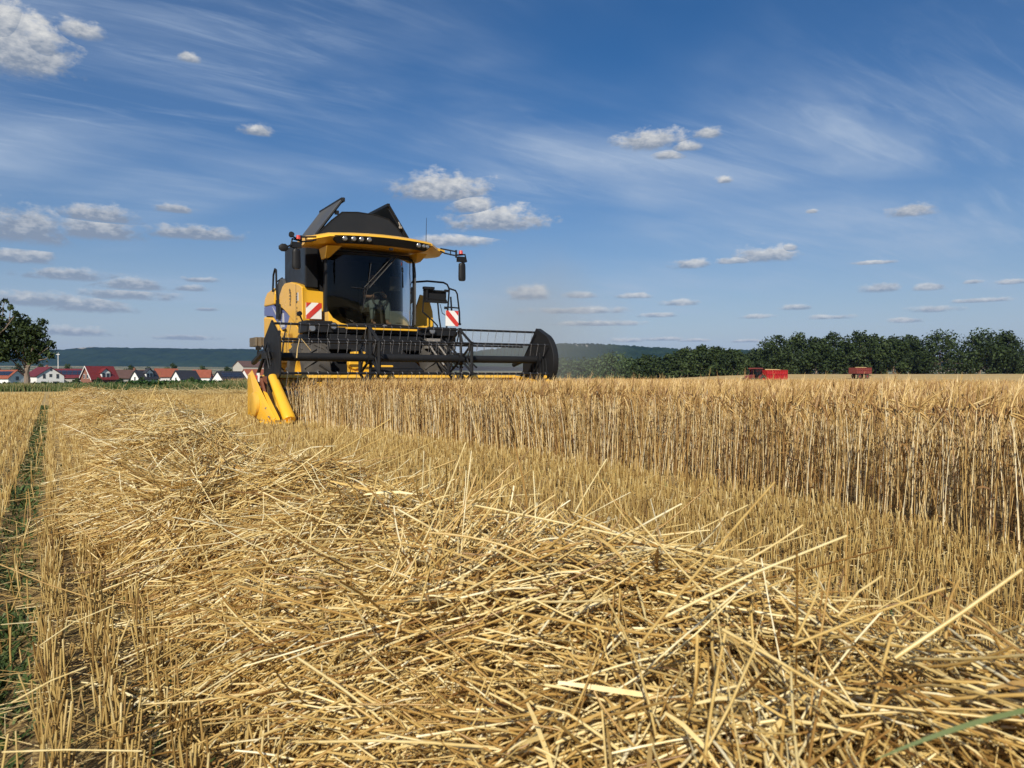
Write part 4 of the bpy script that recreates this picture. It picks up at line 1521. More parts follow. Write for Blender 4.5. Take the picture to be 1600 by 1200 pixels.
def wheel_y(parent, c, r, w, rimmat, lugs=0):
    def spin(b, prof, n):
        rings = []
        for k in range(n + 1):
            a = 2 * math.pi * k / n
            rings.append([(c[0] + rr_ * math.cos(a), c[1] + x, c[2] + rr_ * math.sin(a)) for x, rr_ in prof])
        b.loft(rings, caps=False, closed=False)

    def ty(b):
        spin(b, [(-w / 2, r * .6), (-w / 2, r * .86), (-w * .3, r), (w * .3, r), (w / 2, r * .86), (w / 2, r * .6), (-w / 2, r * .6)], 28)
        for k in range(lugs):
            for s in (-1, 1):
                a = 2 * math.pi * (k + (.5 if s > 0 else 0)) / lugs
                b.tube([(c[0] + r * math.cos(a), c[1], c[2] + r * math.sin(a)), (c[0] + r * .96 * math.cos(a + .2), c[1] + s * w / 2, c[2] + r * .96 * math.sin(a + .2))], r * .035, 4)
    t = one(parent, 'wheel', M['rubber'], ty)
    one(t, 'rim', rimmat, lambda b: spin(b, [(-w * .3, r * .6), (-w * .15, r * .4), (-w * .2, .001), (w * .2, .001), (w * .15, r * .4), (w * .3, r * .6)], 24))


M['straw_heap'] = painted('grain_heap', (0.48, 0.34, 0.14), 0.9, 0.15, 8, dust=0.0, bump=0.5)


def build_tractor(loc, rz):
    root = empty('tractor', loc, rz)
    tag(root, 'dark red tractor coupled in front of the bright red grain trailer', 'tractor')
    one(root, 'hood', M['old_red'], lambda b: (b.loft([[(.3, -.42, 1.05), (.3, .42, 1.05), (.3, .42, 1.85), (.3, -.42, 1.85)], [(1.6, -.40, 1.0), (1.6, .40, 1.0), (1.6, .40, 1.72), (1.6, -.40, 1.72)], [(2.15, -.34, .98), (2.15, .34, .98), (2.15, .3, 1.5), (2.15, -.3, 1.5)]])), bevel=.06)
    one(root, 'chassis', M['black'], lambda b: (b.box((.5, 0, .85), (3.4, .5, .5)), b.box((1.5, 0, .6), (.3, 1.7, .22)), b.box((-.9, 0, .85), (.35, 1.7, .3))))
    one(root, 'front_weight', M['black'], lambda b: b.box((2.5, 0, .85), (.5, .9, .5)), bevel=.05)
    cb = one(root, 'cab', M['black'], lambda b: ([b.tube([(x, y, 1.3), (x2, y * .93, 2.72)], .05, 6) for (x, x2) in ((.3, .15), (-.55, -.5), (-1.3, -1.1)) for y in (-.75, .75)], b.box((-.5, 0, 1.25), (1.7, 1.5, .3))))
    one(cb, 'cab_roof', M['old_red'], lambda b: b.box((-.5, 0, 2.82), (1.75, 1.6, .22)), bevel=.08)
    one(cb, 'cab_glass', M['glass'], lambda b: b.loft([[(.27, -.72, 1.42), (.27, .72, 1.42), (-1.27, .72, 1.42), (-1.27, -.72, 1.42)], [(.15, -.68, 2.7), (.15, .68, 2.7), (-1.1, .68, 2.7), (-1.1, -.68, 2.7)]]), smooth=False)
    one(cb, 'seat', M['cabgrey'], lambda b: (b.box((-.7, 0, 1.6), (.5, .5, .14)), b.box((-.95, 0, 1.95), (.14, .5, .65))), bevel=.04)
    for s in (-1, 1):
        one(root, 'mudguard', M['old_red'], lambda b: b.loft([[(-.95 + .95 * math.cos(a), s * y, .92 + .95 * math.sin(a)) for y in (.62, 1.12)] for a in [R(20 + 20 * k) for k in range(8)]], caps=False, closed=False))
        wheel_y(root, (-.95, s * .92, .88), .88, .5, M['red'], 16)
        wheel_y(root, (1.55, s * .88, .66), .66, .42, M['red'], 14)
        one(root, 'mirror', M['black'], lambda b: (b.box((.35, s * 1.15, 2.2), (.06, .2, .4)), b.tube([(.2, s * .7, 2.6), (.35, s * 1.15, 2.4)], .02, 5)))
    one(root, 'exhaust_pipe', M['black'], lambda b: b.tube([(.35, -.6, 1.6), (.35, -.6, 2.75)], .06, 8))
    one(root, 'headlight', M['lens'], lambda b: (b.box((2.17, .2, 1.3), (.05, .16, .14)), b.box((2.17, -.2, 1.3), (.05, .16, .14))))


def zg(px, d):
    return float(ground_h((px - 800) / 1200 * d, d))


DT = 124
build_trailer((P(1206, 0, DT).x, DT, zg(1206, DT)), R(180 + 26), 4.3, 2.2, 1.05, 2.62, M['trailer_red'], 'bright red ribbed grain trailer hitched behind the tractor', (-1.2, -.1))
tr_x = P(1206, 0, DT).x
build_tractor((tr_x - 3.6, DT - 2.2, zg(1180, DT)), R(180 + 38))
build_trailer((P(1344, 0, 185).x, 185, zg(1344, 185)), R(20), 4.5, 2.3, 1.2, 2.65, M['old_red'], 'dull red tipping trailer standing alone before the wood', (-1.2, 1.2))

# ------------------------------------------------------------------ combine harvester (local: x to the right seen from the camera, y backwards, z up)
HV = empty('combine_harvester', (-1.938, 15.67, 0.0), TH)
tag(HV, 'yellow combine harvester with wide black reel cutting into the standing barley', 'combine harvester')


def part(name, mat, fn, parent=None, **k):
    return one(parent or HV, name, M[mat], fn, **k)


# ---- reel
RC, RR = (0.0, 1.215), 0.615
reel = part('reel', 'black', lambda b: b.tube([(-2.86, RC[0], RC[1]), (2.86, RC[0], RC[1])], 0.078, 20))
tine_me = None
for k in range(6):
    a = R(90 + 60 * k)
    by, bz = RC[0] + RR * math.cos(a), RC[1] + RR * math.sin(a)
    bar = part('reel_bar', 'black', lambda b: b.tube([(-2.86, by, bz), (2.86, by, bz)], 0.023, 10))
    nt_ = 31

    def tine(b, x, n=5):
        j = random.uniform(-.012, .012)
        b.tube([(x, by - .006, bz + .026), (x + .012, by - .028, bz), (x + .008, by - .012, bz - .035), (x + .004 + j, by + .012, bz - .15), (x + j, by + .03, bz - .235)], [.0052, .0052, .0046, .004, .0034], n)
    if k in (0, 1):
        for i in range(nt_):
            x = -2.76 + 5.52 * i / (nt_ - 1) + random.uniform(-.012, .012)
            one(bar, 'tine', M['tine'], lambda b: tine(b, x))
    else:
        tag(one(bar, 'tine', M['tine'], lambda b: [tine(b, -2.76 + 5.52 * i / (nt_ - 1) + random.uniform(-.012, .012), 4) for i in range(nt_)]), kind='stuff')
    part('bar_bearings', 'black', lambda b: [b.box((x, by, bz), (.05, .07, .07)) for x in (.98,)], parent=bar)


def spider(b, x):
    hexa = [(RC[0] + RR * math.cos(R(90 + 60 * k)), RC[1] + RR * math.sin(R(90 + 60 * k))) for k in range(6)]
    for k in range(6):
        p0, p1 = hexa[k], hexa[(k + 1) % 6]
        b.tube([(x, p0[0], p0[1]), (x, p1[0], p1[1])], .036, 4)
        b.tube([(x + .03, RC[0], RC[1]), (x + .01, p0[0], p0[1])], .032, 4)
        m_ = ((p0[0] + p1[0]) / 2 * .62 + RC[0] * .38, (p0[1] + p1[1]) / 2 * .62 + RC[1] * .38)
        b.tube([(x, p0[0], p0[1]), (x, m_[0], m_[1])], .017, 4)
        b.tube([(x, p1[0], p1[1]), (x, m_[0], m_[1])], .017, 4)
    b.tube([(x - .05, RC[0], RC[1]), (x + .05, RC[0], RC[1])], .13, 16)


for x in (-1.02, 0.98):
    part('reel_spider', 'black', lambda b: spider(b, x), smooth=False)


def end_plate(b, x, t):
    hx = [(RC[0] + (RR + .06) * math.cos(R(90 + 60 * k)), RC[1] + (RR + .06) * math.sin(R(90 + 60 * k))) for k in range(6)]
    b.prism(hx, 'x', x - t, x + t)


part('reel_end_plate', 'black', lambda b: end_plate(b, -2.9, .02), bevel=.012)


def right_shield(b):
    # rounded cover outside the right end of the reel, apex at the top
    pts = [(.06, RC[1] + .71)]
    for k in range(13):
        a = R(128 + 9.5 * k)
        pts.append((.10 + .75 * math.cos(a), RC[1] - .03 + .70 * math.sin(a)))
    pts += [(.35, .5), (.62, .95), (.62, 1.25)]
    b.prism(pts, 'x', 2.92, 3.06)
    for k in range(6):
        y = -.45 + .14 * k
        b.tube([(2.905, y, .72 + .02 * k), (2.905, y * .85 + .02, 1.25 + .06 * (3 - abs(k - 3)))], .018, 4)


part('reel_end_shield', 'black', right_shield, bevel=.03)
for x in (-2.98, 3.0):
    def arm(b):
        b.tube([(x, 1.15, 1.12), (x, .35, 1.30), (x, -.12, RC[1])], [.055, .05, .045], 6)
        b.tube([(x, 1.0, .75), (x, .30, 1.22)], [.04, .028], 10)
        b.box((x, .05, RC[1] + .02), (.12, .38, .12))
        b.tube([(x + .03, .35, 1.32), (x + .02, .1, 1.48), (x - .04, -.18, 1.36), (x - .02, -.30, 1.05)], .012, 6)
        b.tube([(x - .03, .45, 1.36), (x - .07, .12, 1.42), (x - .06, -.12, 1.25), (x - .03, -.22, .98)], .010, 6)
    part('reel_arm', 'black', arm)

# ---- header
hd = part('header', 'yellow2', lambda b: (
    b.prism([(.90, .18), (.98, .18), (.98, .86), (.86, .88), (.80, .82), (.90, .80)], 'x', -2.88, 2.88),
    b.prism([(-.55, .10), (.2, .06), (.90, .14), (.90, .20), (.2, .12), (-.55, .13)], 'x', -2.88, 2.88)), bevel=.012)
part('header_beam', 'yellow', lambda b: b.box((0, 1.08, .79), (5.76, .16, .16)), parent=hd, bevel=.02)


def auger(b):
    b.tube([(-2.8, .42, .48), (2.8, .42, .48)], .17, 18)
    for s in (-1, 1):
        rings = []
        for k in range(181):
            a = s * 2 * math.pi * k / 30
            x = s * (.75 + 2.02 * k / 180)
            rings.append([(x, .42 + r * math.cos(a), .48 + r * math.sin(a)) for r in (.17, .29)])
        b.loft(rings, caps=False, closed=False)
    for k in range(14):
        a = k * 1.3
        x = -.65 + .1 * k
        b.tube([(x, .42 + .15 * math.cos(a), .48 + .15 * math.sin(a)), (x, .42 + .34 * math.cos(a), .48 + .34 * math.sin(a))], .012, 5)


part('auger', 'steel', auger, parent=hd)
part('cutter_bar', 'steel', lambda b: [b.prism([(-2.85 + .0762 * k, -.55), (-2.85 + .0762 * k + .05, -.55), (-2.85 + .0762 * k + .025, -.68)], 'z', .10, .125) for k in range(75)], parent=hd, smooth=False)
for s in (-1, 1):
    part('side_plate', 'yellow', lambda b: b.prism([(-.55, .08), (.98, .12), (.98, .87), (.45, .84), (.0, .76)], 'x', s * 2.89 - .02, s * 2.89 + .02), parent=hd, bevel=.01)


def divider(s, x):
    d = part('crop_divider', 'yellow', lambda b: (
        b.loft([[(x + s * .30, .30, .14), (x + s * .30, .30, .88), (x + s * .26, .30, .90), (x + s * .26, .30, .14)],
                [(x + s * .32, -.05, .30), (x + s * .33, -.05, .88), (x + s * .29, -.05, .97), (x + s * .29, -.05, .12)],
                [(x + s * .31, -.62, .10), (x + s * .30, -.62, .48), (x + s * .26, -.62, .60), (x + s * .26, -.62, .06)],
                [(x + s * .20, -1.18, .05), (x + s * .20, -1.18, .12), (x + s * .16, -1.18, .15), (x + s * .16, -1.18, .04)]]),
        b.loft([[(x + s * .23, -.62, .60), (x + s * .16, -.62, .56), (x + s * .155, -.64, .53), (x + s * .23, -.64, .56)],
                [(x + s * .17, -1.16, .14), (x + s * .08, -1.18, .13), (x + s * .08, -1.2, .10), (x + s * .17, -1.18, .10)]])), bevel=.012)
    # round guide tube running down to the tip, opening upwards
    def tube(b):
        c0, c1 = Vector((x - s * .01, -.30, .85)), Vector((x - s * .10, -1.12, .10))
        ax = (c1 - c0).normalized()
        u = Vector((1, 0, 0))
        w = ax.cross(u).normalized()
        rings = []
        for f, r in ((0, .075), (.03, .085), (.3, .092), (.7, .105), (.96, .115), (1.0, .10)):
            c = c0.lerp(c1, f)
            rings.append([c + (u * math.cos(2 * math.pi * k / 20) + w * math.sin(2 * math.pi * k / 20) * .8) * r for k in range(20)])
        b.loft(rings)
    part('guide_tube', 'yellow', tube, parent=d, angle=50)
    part('inner_panel', 'maroon', lambda b: b.prism([(-.25, .82), (-1.08, .12), (-.75, .08), (.2, .10), (.35, .80)], 'x', x + s * .16, x + s * .20), parent=d)
    part('side_cover', 'yellow2', lambda b: b.loft([[(x + s * (.30 + dx), -.42 + r * math.cos(2 * math.pi * k / 20), .36 + r * .9 * math.sin(2 * math.pi * k / 20)) for k in range(20)] for (dx, r) in ((0, .24), (.05, .24), (.075, .20))]), parent=d)
    for (yy, zz) in ((-.15, .78), (-.40, .66), (-.85, .30), (-1.05, .16)):
        part('bolt', 'steel', lambda b: b.tube([(x + s * .25, yy - .03, zz), (x + s * .25, yy - .06, zz)], .016, 8), parent=d)
    part('foot_plate', 'yellow', lambda b: b.loft([[(x + s * .38, -.95, .05), (x - s * .14, -.95, .05), (x - s * .14, -.95, .09), (x + s * .38, -.95, .09)],
                                                   [(x + s * .24, -1.30, .03), (x - s * .10, -1.27, .05), (x - s * .10, -1.27, .08), (x + s * .24, -1.30, .06)]]), parent=d, bevel=.008)
    part('marker_plate', 'white', lambda b: b.box((x + s * .22, -.20, .83), (.05, .02, .16)), parent=d)
    part('marker_stripe', 'red', lambda b: b.box((x + s * .255, -.212, .79), (.03, .02, .16)), parent=d)
    part('divider_shadow_box', 'maroon', lambda b: b.box((x + s * .16, .12, .60), (.22, .5, .5)), parent=d)


divider(-1, -2.98)
divider(1, 2.98)
part('divider_rod', 'black', lambda b: (b.tube([(-2.75, -.35, .62), (-2.35, -.42, .62)], .014, 6), b.box((-2.34, -.42, .62), (.05, .05, .07))), parent=hd)

# ---- feeder house and front axle
part('feeder_house', 'black', lambda b: b.loft([[(-.62, 1.0, .28), (.62, 1.0, .28), (.62, 1.0, .98), (-.62, 1.0, .98)], [(-.60, 2.9, 1.05), (.60, 2.9, 1.05), (.60, 2.9, 1.75), (-.60, 2.9, 1.75)]]), bevel=.02)  # black colour stands in for the shadow lying on the feeder
part('feeder_frame', 'yellow', lambda b: (b.box((-.80, 1.22, 1.05), (.42, .30, .46)), b.box((-.40, 1.3, .92), (.75, .25, .34)), b.tube([(-.95, 1.2, 1.12), (-.95, 1.02, 1.12)], .13, 14), b.box((-.80, 1.16, 1.33), (.34, .3, .08))), bevel=.025)
part('axle', 'black', lambda b: (b.box((0, 2.75, .78), (2.5, .34, .34)), b.box((0, 3.4, 1.35), (1.9, 1.6, 1.1)), b.box((0, 2.5, 1.62), (2.2, .5, .35)), b.box((0, 3.0, 1.1), (1.5, .5, .9))), bevel=.02)
for s in (-1, 1):
    wheel_x(HV, 'front_wheel', (s * 1.42, 2.78, .84), .84, .62, M['yellow2'], 19)
    wheel_x(HV, 'rear_wheel', (s * 1.25, 6.6, .56), .56, .42, M['yellow2'], 16)

# ---- deck below the cab with work lamps
dk = part('deck', 'black', lambda b: (b.prism([(-1.62, 1.82), (2.06, 1.82), (2.06, 2.03), (1.15, 2.03), (1.15, 1.95), (-1.02, 1.95), (-1.02, 2.08), (-1.62, 2.08)], 'y', 2.28, 2.9), b.box((.1, 2.9, 1.75), (3.2, .9, .12))), bevel=.015)
for x, z in ((-1.02, 1.965), (1.38, 1.93), (-1.50, 1.90), (.18, 1.965)):
    wl = part('work_lamp', 'black', lambda b: b.tube([(x, 2.30, z), (x, 2.20, z)], [.07, .085], 16), parent=dk)
    part('lens', 'lens', lambda b: b.tube([(x, 2.205, z), (x, 2.185, z)], [.078, .06], 16), parent=wl)
part('hydraulic_block', 'steel', lambda b: (b.box((1.35, 2.15, 1.62), (.34, .2, .24)), b.box((1.75, 2.25, 1.55), (.4, .2, .16)), b.tube([(1.2, 2.1, 1.7), (1.1, 1.6, 1.45), (1.2, 1.2, 1.1)], .025, 6), b.tube([(1.35, 2.1, 1.7), (1.3, 1.6, 1.5), (1.4, 1.2, 1.12)], .025, 6)), bevel=.02)
part('hoses', 'black', lambda b: [b.tube([(1.1 + .14 * k, 2.4, 1.8), (1.15 + .15 * k, 1.9, 1.6 - .05 * k), (1.3 + .1 * k, 1.45, 1.35), (1.35 + .12 * k, 1.05, 1.05)], .022, 6) for k in range(6)])

# ---- cab
CX0, CZ0, CZ1 = 1.07, 2.0, 3.70
NF = 14


def front_ring(z, dy=0.0, sc=1.0):
    out = []
    for k in range(NF + 1):
        f = -1 + 2 * k / NF
        out.append((CX0 * sc * math.sin(f * R(70)) / math.sin(R(70)), 2.20 + dy + .62 * (1 - math.cos(f * R(70))), z))
    return out


cab = part('cab', 'black', lambda b: (
    b.box((0, 3.46, 2.85), (1.72, .08, 1.75)),
    b.box((0, 2.92, 1.99), (1.72, 1.0, .10)),
    b.box((0, 2.95, 3.66), (1.8, 1.0, .08)),
    b.box((.84, 3.36, 2.85), (.10, .12, 1.7)), b.box((-.84, 3.36, 2.85), (.10, .12, 1.7)),
    b.tube([(-1.05, 2.62, 2.26), (-1.04, 2.64, 3.62)], .035, 6), b.tube([(1.07, 2.62, 2.05), (1.06, 2.64, 3.66)], .04, 6)), bevel=.01)
ws = MB()
zs = [2.03, 2.10, 2.22, 2.45, 2.8, 3.2, 3.62]
rings = []
for z in zs:
    sc = min(1.0, 0.72 + 0.28 * math.sin(min(1, (z - 2.0) / .42) * math.pi / 2))
    rg = front_ring(z, .05 * (z - 2.8) ** 2, 1.0)
    # lower left corner sweeps in
    rg = [(x if x > 0 else x * sc, y if x > 0 else y - .0, zz) for x, y, zz in rg]
    rings.append(rg)
ws.loft(rings, caps=False, closed=False)
ws.build('windscreen', M['glass'], cab, angle=60)
part('screen_edge', 'black', lambda b: (b.tube([rg[0] for rg in rings], .028, 6), b.tube([rg[-1] for rg in rings], .032, 6), b.tube(rings[0], .022, 6), b.tube(rings[-1], .035, 6)), parent=cab)
for s in (-1, 1):
    part('side_window', 'darkglass', lambda b: b.box((s * .96, 2.98, 2.88), (.012, .74, 1.5), Matrix.Rotation(s * R(15.5), 3, 'Z')), parent=cab)
part('grab_bar', 'grey', lambda b: b.tube([(1.06, 2.50, 2.08), (1.06, 2.48, 2.4), (1.06, 2.48, 3.3), (1.05, 2.52, 3.58)], .02, 6), parent=cab)
part('wiper', 'black', lambda b: (b.tube([(.36, 2.16, 3.60), (-.30, 2.19, 2.86), (-.34, 2.2, 2.40)], .013, 5), b.tube([(.44, 2.17, 3.60), (-.22, 2.19, 2.86)], .013, 5), b.tube([(-.16, 2.17, 3.45), (-.22, 2.17, 2.98), (-.36, 2.19, 2.35)], .012, 5), b.box((-.26, 2.18, 2.85), (.12, .03, .03)), b.tube([(-.6, 2.24, 2.85), (-.28, 2.2, 2.83)], .012, 5)), parent=cab)
part('wiper_edge', 'grey', lambda b: (b.tube([(.345, 2.142, 3.60), (-.32, 2.172, 2.86)], .006, 4), b.tube([(.455, 2.15, 3.60), (-.205, 2.17, 2.86)], .006, 4)), parent=cab)
part('driver_seat', 'cabgrey', lambda b: (b.box((.25, 3.08, 2.42), (.52, .5, .14)), b.box((.25, 3.36, 2.80), (.50, .12, .72)), b.box((.25, 3.1, 2.2), (.3, .3, .36))), parent=cab, bevel=.04)
part('side_console', 'greyblue', lambda b: (b.box((.66, 2.72, 2.22), (.42, .34, .34)), b.box((.70, 2.54, 2.16), (.22, .02, .10))), parent=cab, bevel=.02)
part('steering_column', 'cabgrey', lambda b: (b.tube([(.24, 2.52, 2.05), (.24, 2.66, 2.62)], .035, 8), b.tube([(.24 + .19 * math.cos(2 * math.pi * k / 20), 2.68 + .08 * math.sin(2 * math.pi * k / 20), 2.66 + .17 * math.sin(2 * math.pi * k / 20)) for k in range(21)], .014, 6)), parent=cab)
part('monitor', 'cabgrey', lambda b: b.box((.62, 2.7, 3.05), (.26, .05, .34)), parent=cab, bevel=.01)
part('cab_skirt', 'yellow', lambda b: (
    b.prism([(-1.10, 2.30), (-1.0, 2.16), (-.82, 2.05), (-.5, 1.985), (1.0, 1.985), (1.22, 2.06), (1.22, 1.90), (-1.10, 1.90)], 'y', 2.32, 2.62),
    b.box((.1, 2.17, 1.93), (1.7, .12, .06)),
    b.loft([[(1.0, 2.3, 1.96), (1.28, 2.3, 1.98), (1.30, 2.3, 2.06), (1.0, 2.3, 2.01)], [(1.05, 2.16, 1.97), (1.24, 2.18, 1.98), (1.24, 2.18, 2.03), (1.05, 2.16, 2.0)]])), bevel=.015)

# ---- cab roof
def roof(b):
    # wide visor: sections along x as (half width position, front y, top z, bottom z, back y)
    secs = []
    for x in (-1.60, -1.50, -1.22, -1.0, -.7, -.35, 0, .35, .7, 1.0, 1.22, 1.50, 1.72):
        q = abs(x)
        fy = 1.72 + .10 * q ** 2 + (.22 if q > 1.45 else 0)
        zt = 4.022 - .03 * q ** 2 - (.02 if q > 1.4 else 0)
        zb = 3.772 + (.0 if q < 1.1 else (q - 1.1) * .12)
        zm = zt - .075
        if q > 1.45:
            zb = 3.765
        secs.append([(x, fy + .10, zt), (x, fy, zt - .045), (x, fy - .01, zm - .02), (x, fy + .12, zb + .07), (x, fy + .30, zb), (x, 2.75, zb + .0), (x, 3.3, zb + .05), (x, 3.3, zt - .05), (x, 2.6, zt + .02)])
    b.loft(secs)
    b.loft([[(-1.2, 2.1, 3.72), (-1.2, 2.7, 3.72), (-.9, 2.7, 3.72), (-.9, 2.0, 3.72)], [(-1.13, 2.45, 3.50), (-1.13, 2.75, 3.50), (-1.06, 2.75, 3.5), (-1.06, 2.42, 3.50)]])
    b.loft([[(1.2, 2.1, 3.72), (1.2, 2.7, 3.72), (.9, 2.7, 3.72), (.9, 2.0, 3.72)], [(1.18, 2.45, 3.58), (1.18, 2.75, 3.58), (1.06, 2.75, 3.58), (1.06, 2.42, 3.58)]])


rf_ = part('cab_roof', 'yellow', roof, angle=28)


def fy_at(x):
    return 1.72 + .10 * x * x


def light_strip(b):
    sec = []
    for k in range(25):
        x = -1.12 + 2.30 * k / 24
        e = min(1, (1.19 - abs(x - .03)) / .12)
        zt, zb = 3.935 - .02 * x * x, 3.935 - .02 * x * x - .135 * e - .012
        y = fy_at(x) - .022
        sec.append([(x, y, zt), (x, y + .045 + .06 * e, zb), (x, y + .2, zb), (x, y + .2, zt)])
    b.loft(sec)


strip = part('light_bar', 'black', light_strip, parent=rf_, angle=25)
for x in (-.90, -.71, -.54, -.37, .84, .98, 1.08):
    y = fy_at(x) - .02
    rr_ = .052 if x < .9 else .042
    part('work_light', 'lens', lambda b: b.tube([(x, y + .05, 3.862 - .02 * x * x), (x, y - .002, 3.868 - .02 * x * x), (x, y - .016, 3.868 - .02 * x * x)], [rr_, rr_, rr_ * .6], 14), parent=rf_)
part('roof_clip', 'black', lambda b: b.box((.2, 1.87, 3.72), (.09, .04, .05)), parent=rf_)
part('antenna', 'black', lambda b: b.tube([(1.62, 3.1, 3.95), (1.64, 3.1, 4.8)], [.010, .005], 5), parent=rf_)


# ---- mirrors
def mirrors(s):
    x0 = s * 1.60
    arm = part('mirror_arm', 'black', lambda b: (
        b.tube([(s * 1.48, 1.98, 3.86), (s * 1.86, 1.86, 3.80)], .018, 6), b.tube([(s * 1.48, 1.98, 3.80), (x0, 1.98, 3.76), (s * 1.86, 1.86, 3.70)], .018, 6),
        b.tube([(s * 1.72, 1.92, 3.84), (s * 1.72, 1.92, 3.71)], .014, 6), b.tube([(s * 1.84, 1.87, 3.84), (s * 1.84, 1.87, 3.66)], .025, 6),
        b.tube([(s * 1.84, 1.87, 3.72), (s * 2.04, 1.80, 3.74), (s * 2.08, 1.8, 3.58), (s * 1.96, 1.8, 3.54)], .022, 6),
        b.box((s * 1.95, 1.82, 3.62), (.20, .10, .12)), b.tube([(s * 1.96, 1.8, 3.66), (s * 1.96, 1.8, 3.50)], .018, 6)))
    part('mirror', 'black', lambda b: b.loft([[(s * 1.96 + w * .5 * math.cos(a), 1.80 + .055 * math.sin(a), z) for a in [2 * math.pi * k / 14 for k in range(14)]] for (w, z) in ((.12, 3.53), (.17, 3.51), (.18, 3.46), (.19, 3.2), (.185, 3.14), (.13, 3.11))]), parent=arm, angle=50)
    part('marker_lamp', 'red', lambda b: b.tube([(s * 1.92, 1.78, 3.74), (s * 1.92, 1.78, 3.82)], [.05, .04], 10), parent=arm)
    if s < 0:
        part('round_mirror', 'black', lambda b: (b.loft([[(-2.24 + w * math.cos(a), y, 3.53 + .8 * w * math.sin(a)) for a in [2 * math.pi * k / 8 + .4 for k in range(8)]] for (w, y) in ((.06, 1.70), (.105, 1.72), (.105, 1.76), (.05, 1.79))]), b.tube([(-2.16, 1.76, 3.56), (-1.98, 1.8, 3.64)], .02, 6)), parent=arm)
        part('small_lamp', 'black', lambda b: (b.tube([(-2.08, 1.76, 3.80), (-2.08, 1.70, 3.82)], [.05, .06], 10), b.tube([(-2.06, 1.8, 3.8), (-1.9, 1.84, 3.74)], .018, 6)), parent=arm)


mirrors(-1)
mirrors(1)

# ---- grain tank
gt = part('grain_tank', 'tank', lambda b: (b.box((-.02, 4.62, 3.45), (2.42, 1.9, 1.36)), b.box((.1, 4.5, 2.7), (2.3, 1.7, .6))), bevel=.05)
TF = [(-1.02, 4.05), (-.99, 4.21), (-.66, 4.56), (-.39, 4.79), (.01, 4.83), (.47, 4.81), (.80, 4.74), (1.02, 4.55), (1.20, 4.33), (1.28, 4.05)]
part('tank_extension', 'tank', lambda b: (b.prism(TF, 'y', 3.50, 3.55), b.prism([(p[0] * .98, p[1] - .02) for p in TF], 'y', 5.35, 5.40),
                                           b.box((.10, 4.45, 4.08), (2.36, 1.88, .06))), parent=gt, bevel=.01)
part('panel_rim', 'black', lambda b: b.tube([(p[0], 3.50, p[1]) for p in TF[1:-1]], .014, 5), parent=gt)


def cover(b, x0, z0, x1, z1):
    d = Vector((x1 - x0, 0, z1 - z0)).normalized()
    n = Vector((-d.z, 0, d.x)) * .035
    ring = lambda y: [Vector((x0, y, z0)) - n, Vector((x1, y, z1)) - n, Vector((x1, y, z1)) + n, Vector((x0, y, z0)) + n]
    b.loft([ring(3.56), ring(5.25)])


cl_ = part('tank_cover', 'grey', lambda b: cover(b, -1.04, 4.16, -.36, 5.10), parent=gt, bevel=.01)
cr_ = part('tank_cover', 'tank', lambda b: cover(b, 1.38, 4.22, .80, 5.08), parent=gt, bevel=.01)
part('cover_rim', 'black', lambda b: (b.box((-.36, 4.4, 5.10), (.09, 1.78, .09)), b.tube([(-1.02, 3.53, 4.2), (-.33, 3.53, 5.14)], .03, 4), b.box((-.5, 3.57, 4.78), (.09, .07, .09)),
                                     b.tube([(1.40, 3.53, 4.22), (.80, 3.53, 5.12)], .03, 4), b.box((.80, 4.4, 5.10), (.07, 1.78, .07))), parent=gt)
part('latch', 'steel', lambda b: (b.tube([(1.06, 3.50, 4.70), (1.10, 3.49, 4.60)], .022, 6), b.box((1.11, 3.50, 4.57), (.08, .05, .06))), parent=gt, bevel=.01)
part('side_post', 'black', lambda b: (b.box((-1.13, 3.54, 3.47), (.30, .08, 1.06)), b.box((1.22, 3.60, 3.1), (.36, .12, 1.6)), b.box((0, 3.62, 3.0), (2.5, .06, .3))), parent=gt, bevel=.02)

# ---- body panels; curved outline is on the side (x = -1.3)
PA = [(5.30, 3.14), (5.10, 3.19), (4.5, 3.16), (3.84, 3.04), (3.55, 2.95), (3.50, 1.90), (3.95, 2.05), (4.45, 2.24), (4.87, 2.42), (5.25, 2.55), (5.68, 2.66), (5.58, 2.95)]
SIDE = 1.36


def front_panel(b, s):
    secs = []
    for (x, sh) in ((.80, 0.05), (1.20, 0.03), (1.31, .0), (SIDE, -.03)):
        secs.append([(s * x, y + (sh * 1.0 if y < 4 else 0), z) for y, z in PA])
    b.loft(secs)


for s in (-1, 1):
    pn = part('front_side_panel', 'yellow', lambda b: front_panel(b, s), bevel=.035, seg=3)
    if s < 0:
        # small dark ornaments and lettering strokes along the panel edge
        xo = -SIDE - .004
        strokes = []
        for k in range(6):
            a0 = 1.7 + .5 * k
            strokes.append(((4.60 + .13 * math.cos(a0), 2.80 + .17 * math.sin(a0)), (.045, .07)))
        strokes += [((4.55, 2.90 - .075 * k), (.11, .025)) for k in range(3)]
        strokes += [((4.52, 2.60), (.10, .03))]
        strokes += [((3.93 + .02 * (k % 2), 2.82 - .065 * k), (.09, .045)) for k in range(4)]
        strokes += [((3.93, 2.48 - .085 * k), (.035, .05)) for k in range(4)]
        for (yy, zz), (wy, wz) in strokes:
            part('decal_stroke', 'mark', lambda b: b.box((xo, yy, zz), (.008, wy, wz)), parent=pn, smooth=False)
        for (y0, z0, y1, z1) in ((3.56, 2.32, 3.98, 2.36), (4.02, 3.06, 4.02, 2.12)):
            part('seam', 'mark', lambda b: b.tube([(xo + .003, y0, z0), (xo + .003, y1, z1)], .006, 4), parent=pn)
        part('emblem', 'silver', lambda b: b.box((-SIDE - .004, 3.84, 2.74), (.008, .09, .20)), parent=pn)
wb1 = part('warning_board', 'white', lambda b: b.box((-1.12, 3.38, 2.38), (.37, .03, .38)), bevel=.006)
